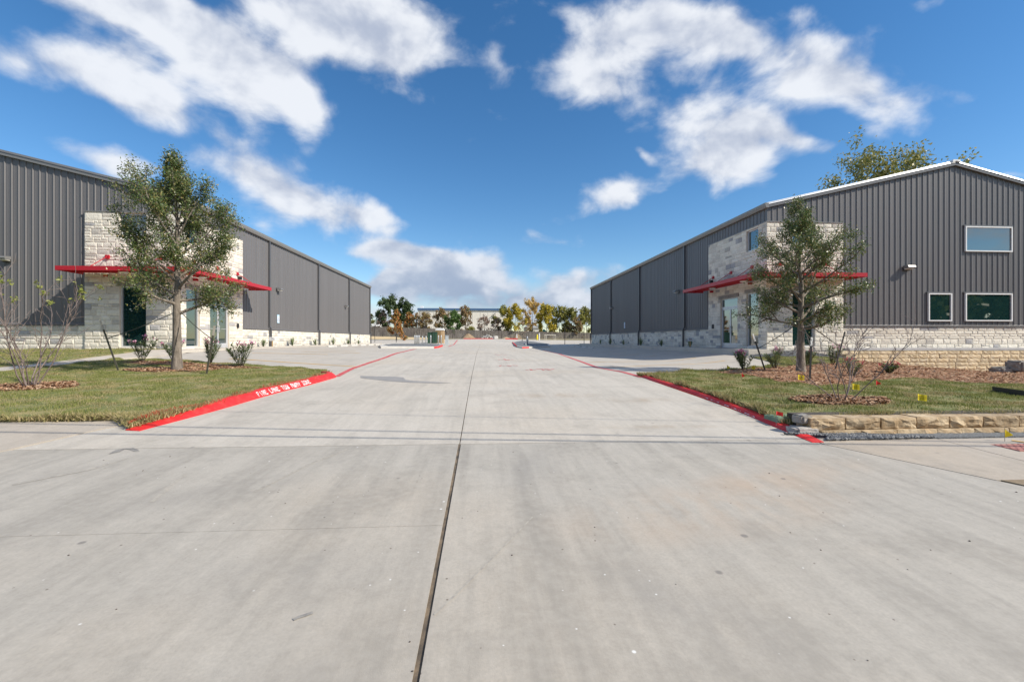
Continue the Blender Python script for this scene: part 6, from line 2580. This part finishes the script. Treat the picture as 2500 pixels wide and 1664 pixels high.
# ------------------------------------------------------------------ street side behind the viewer: poles, cables, trees (cast shadows and fill the window reflections)
cables = [((-6.46, 6.46), (4.2, 5.33), .021, 5.2), ((-4.9, 6.72), (4.2, 5.58), .018, 5.5), ((-2.0, 7.35), (4.2, 6.5), .008, 7.0)]
poles = []
PX = (-34.0, 34.0)
lines = []
for (a, b, rad_, hgt) in cables:
    sl_ = (b[1] - a[1]) / (b[0] - a[0])
    k = hgt / SUN.z
    gz = -.86
    # point on the cable that throws its shadow on a
    Yc = a[1] + SUN.y * k
    Xc = a[0] + SUN.x * k
    lines.append((lambda x, Yc=Yc, Xc=Xc, s=sl_: Yc + (x - Xc) * s, gz + hgt, rad_))
for i, px_ in enumerate(PX):
    y_ = lines[0][0](px_) - .12
    o = empty("utility_pole", (px_, y_, -1.1), "brown utility pole carrying the street cables, " + ("on the sunlit building's side" if i == 0 else "on the shaded building's side"), "utility pole")
    m = MB(); m.tube((px_, y_, -1.4), (px_, y_, 9.6), .16, .11, 12); m.build("post", M_bark, o)
    m = MB(); m.box(px_ - .06, px_ + .06, y_ - 1.0, y_ + 1.6, 6.75, 6.88); m.build("crossarm", M_bark, o)
for i, (fy, z_, rad_) in enumerate(lines):
    m = MB()
    N_ = 24
    pts = []
    for k in range(N_ + 1):
        x_ = PX[0] + (PX[1] - PX[0]) * k / N_
        s_ = (k / N_ - .5) * 2
        pts.append((x_, fy(x_), z_ + .55 * s_ * s_))
    for p, q in zip(pts[:-1], pts[1:]):
        m.tube(p, q, rad_, n=6, cap=False)
    o = m.build("overhead_cable", M_black, None, origin=pts[0])
    tag(o, ["thickest lower street cable, its shadow nearest across the driveway", "second street cable, its shadow just behind the darkest one", "thin street cable with a faint shadow"][i], "cable", "street cables overhead")
r = random.Random(21)
Vs, Fs_, n0 = [], [], 0
Vt, Ft, nt0 = [], [], 0
for k in range(66):
    x_ = -130 + k * 5 + r.uniform(-2, 2)
    y_ = -34 + r.uniform(-6, 6)
    H = r.uniform(9, 13)
    if k >= 53:                      # behind the two buildings, out of direct sight
        x_ = (-1 if k % 2 else 1) * (38 + (k - 53) // 2 * 6.5)
        y_ = 80 + abs(x_) * .3 + r.uniform(-2, 2)
    segs, tips = grow((x_, y_, -1.2), H, .6, r.uniform(4, 5.5), 700 + k, n1=14, n2=4, n3=3, r0=.2)
    V, Fq = tubes_mesh(segs, 4); Vt.append(V); Ft.append(Fq + nt0); nt0 += len(V)
    V, Fq = leaves(tips, 1700, 1.3, .7, 800 + k, .7); Vs.append(V); Fs_.append(Fq + n0); n0 += len(V)
tl = mk("treeline", np.concatenate(Vs), np.concatenate(Fs_), leaf_mat("street_tree_leaf", [(.03, .06, .02), (.07, .12, .035), (.14, .19, .05), (.28, .28, .08)], .6, .2))
tag(tl, "dark tree belts across the street and behind the buildings, mirrored in the windows", "trees", kind="stuff")
mk("trunks", np.concatenate(Vt), np.concatenate(Ft), M_bark_d, tl)["kind"] = "stuff"

sc.render.engine = 'CYCLES'
sc.cycles.max_bounces = 6
sc.cycles.diffuse_bounces = 3
sc.cycles.glossy_bounces = 3
sc.cycles.transmission_bounces = 3
sc.cycles.use_denoising = True
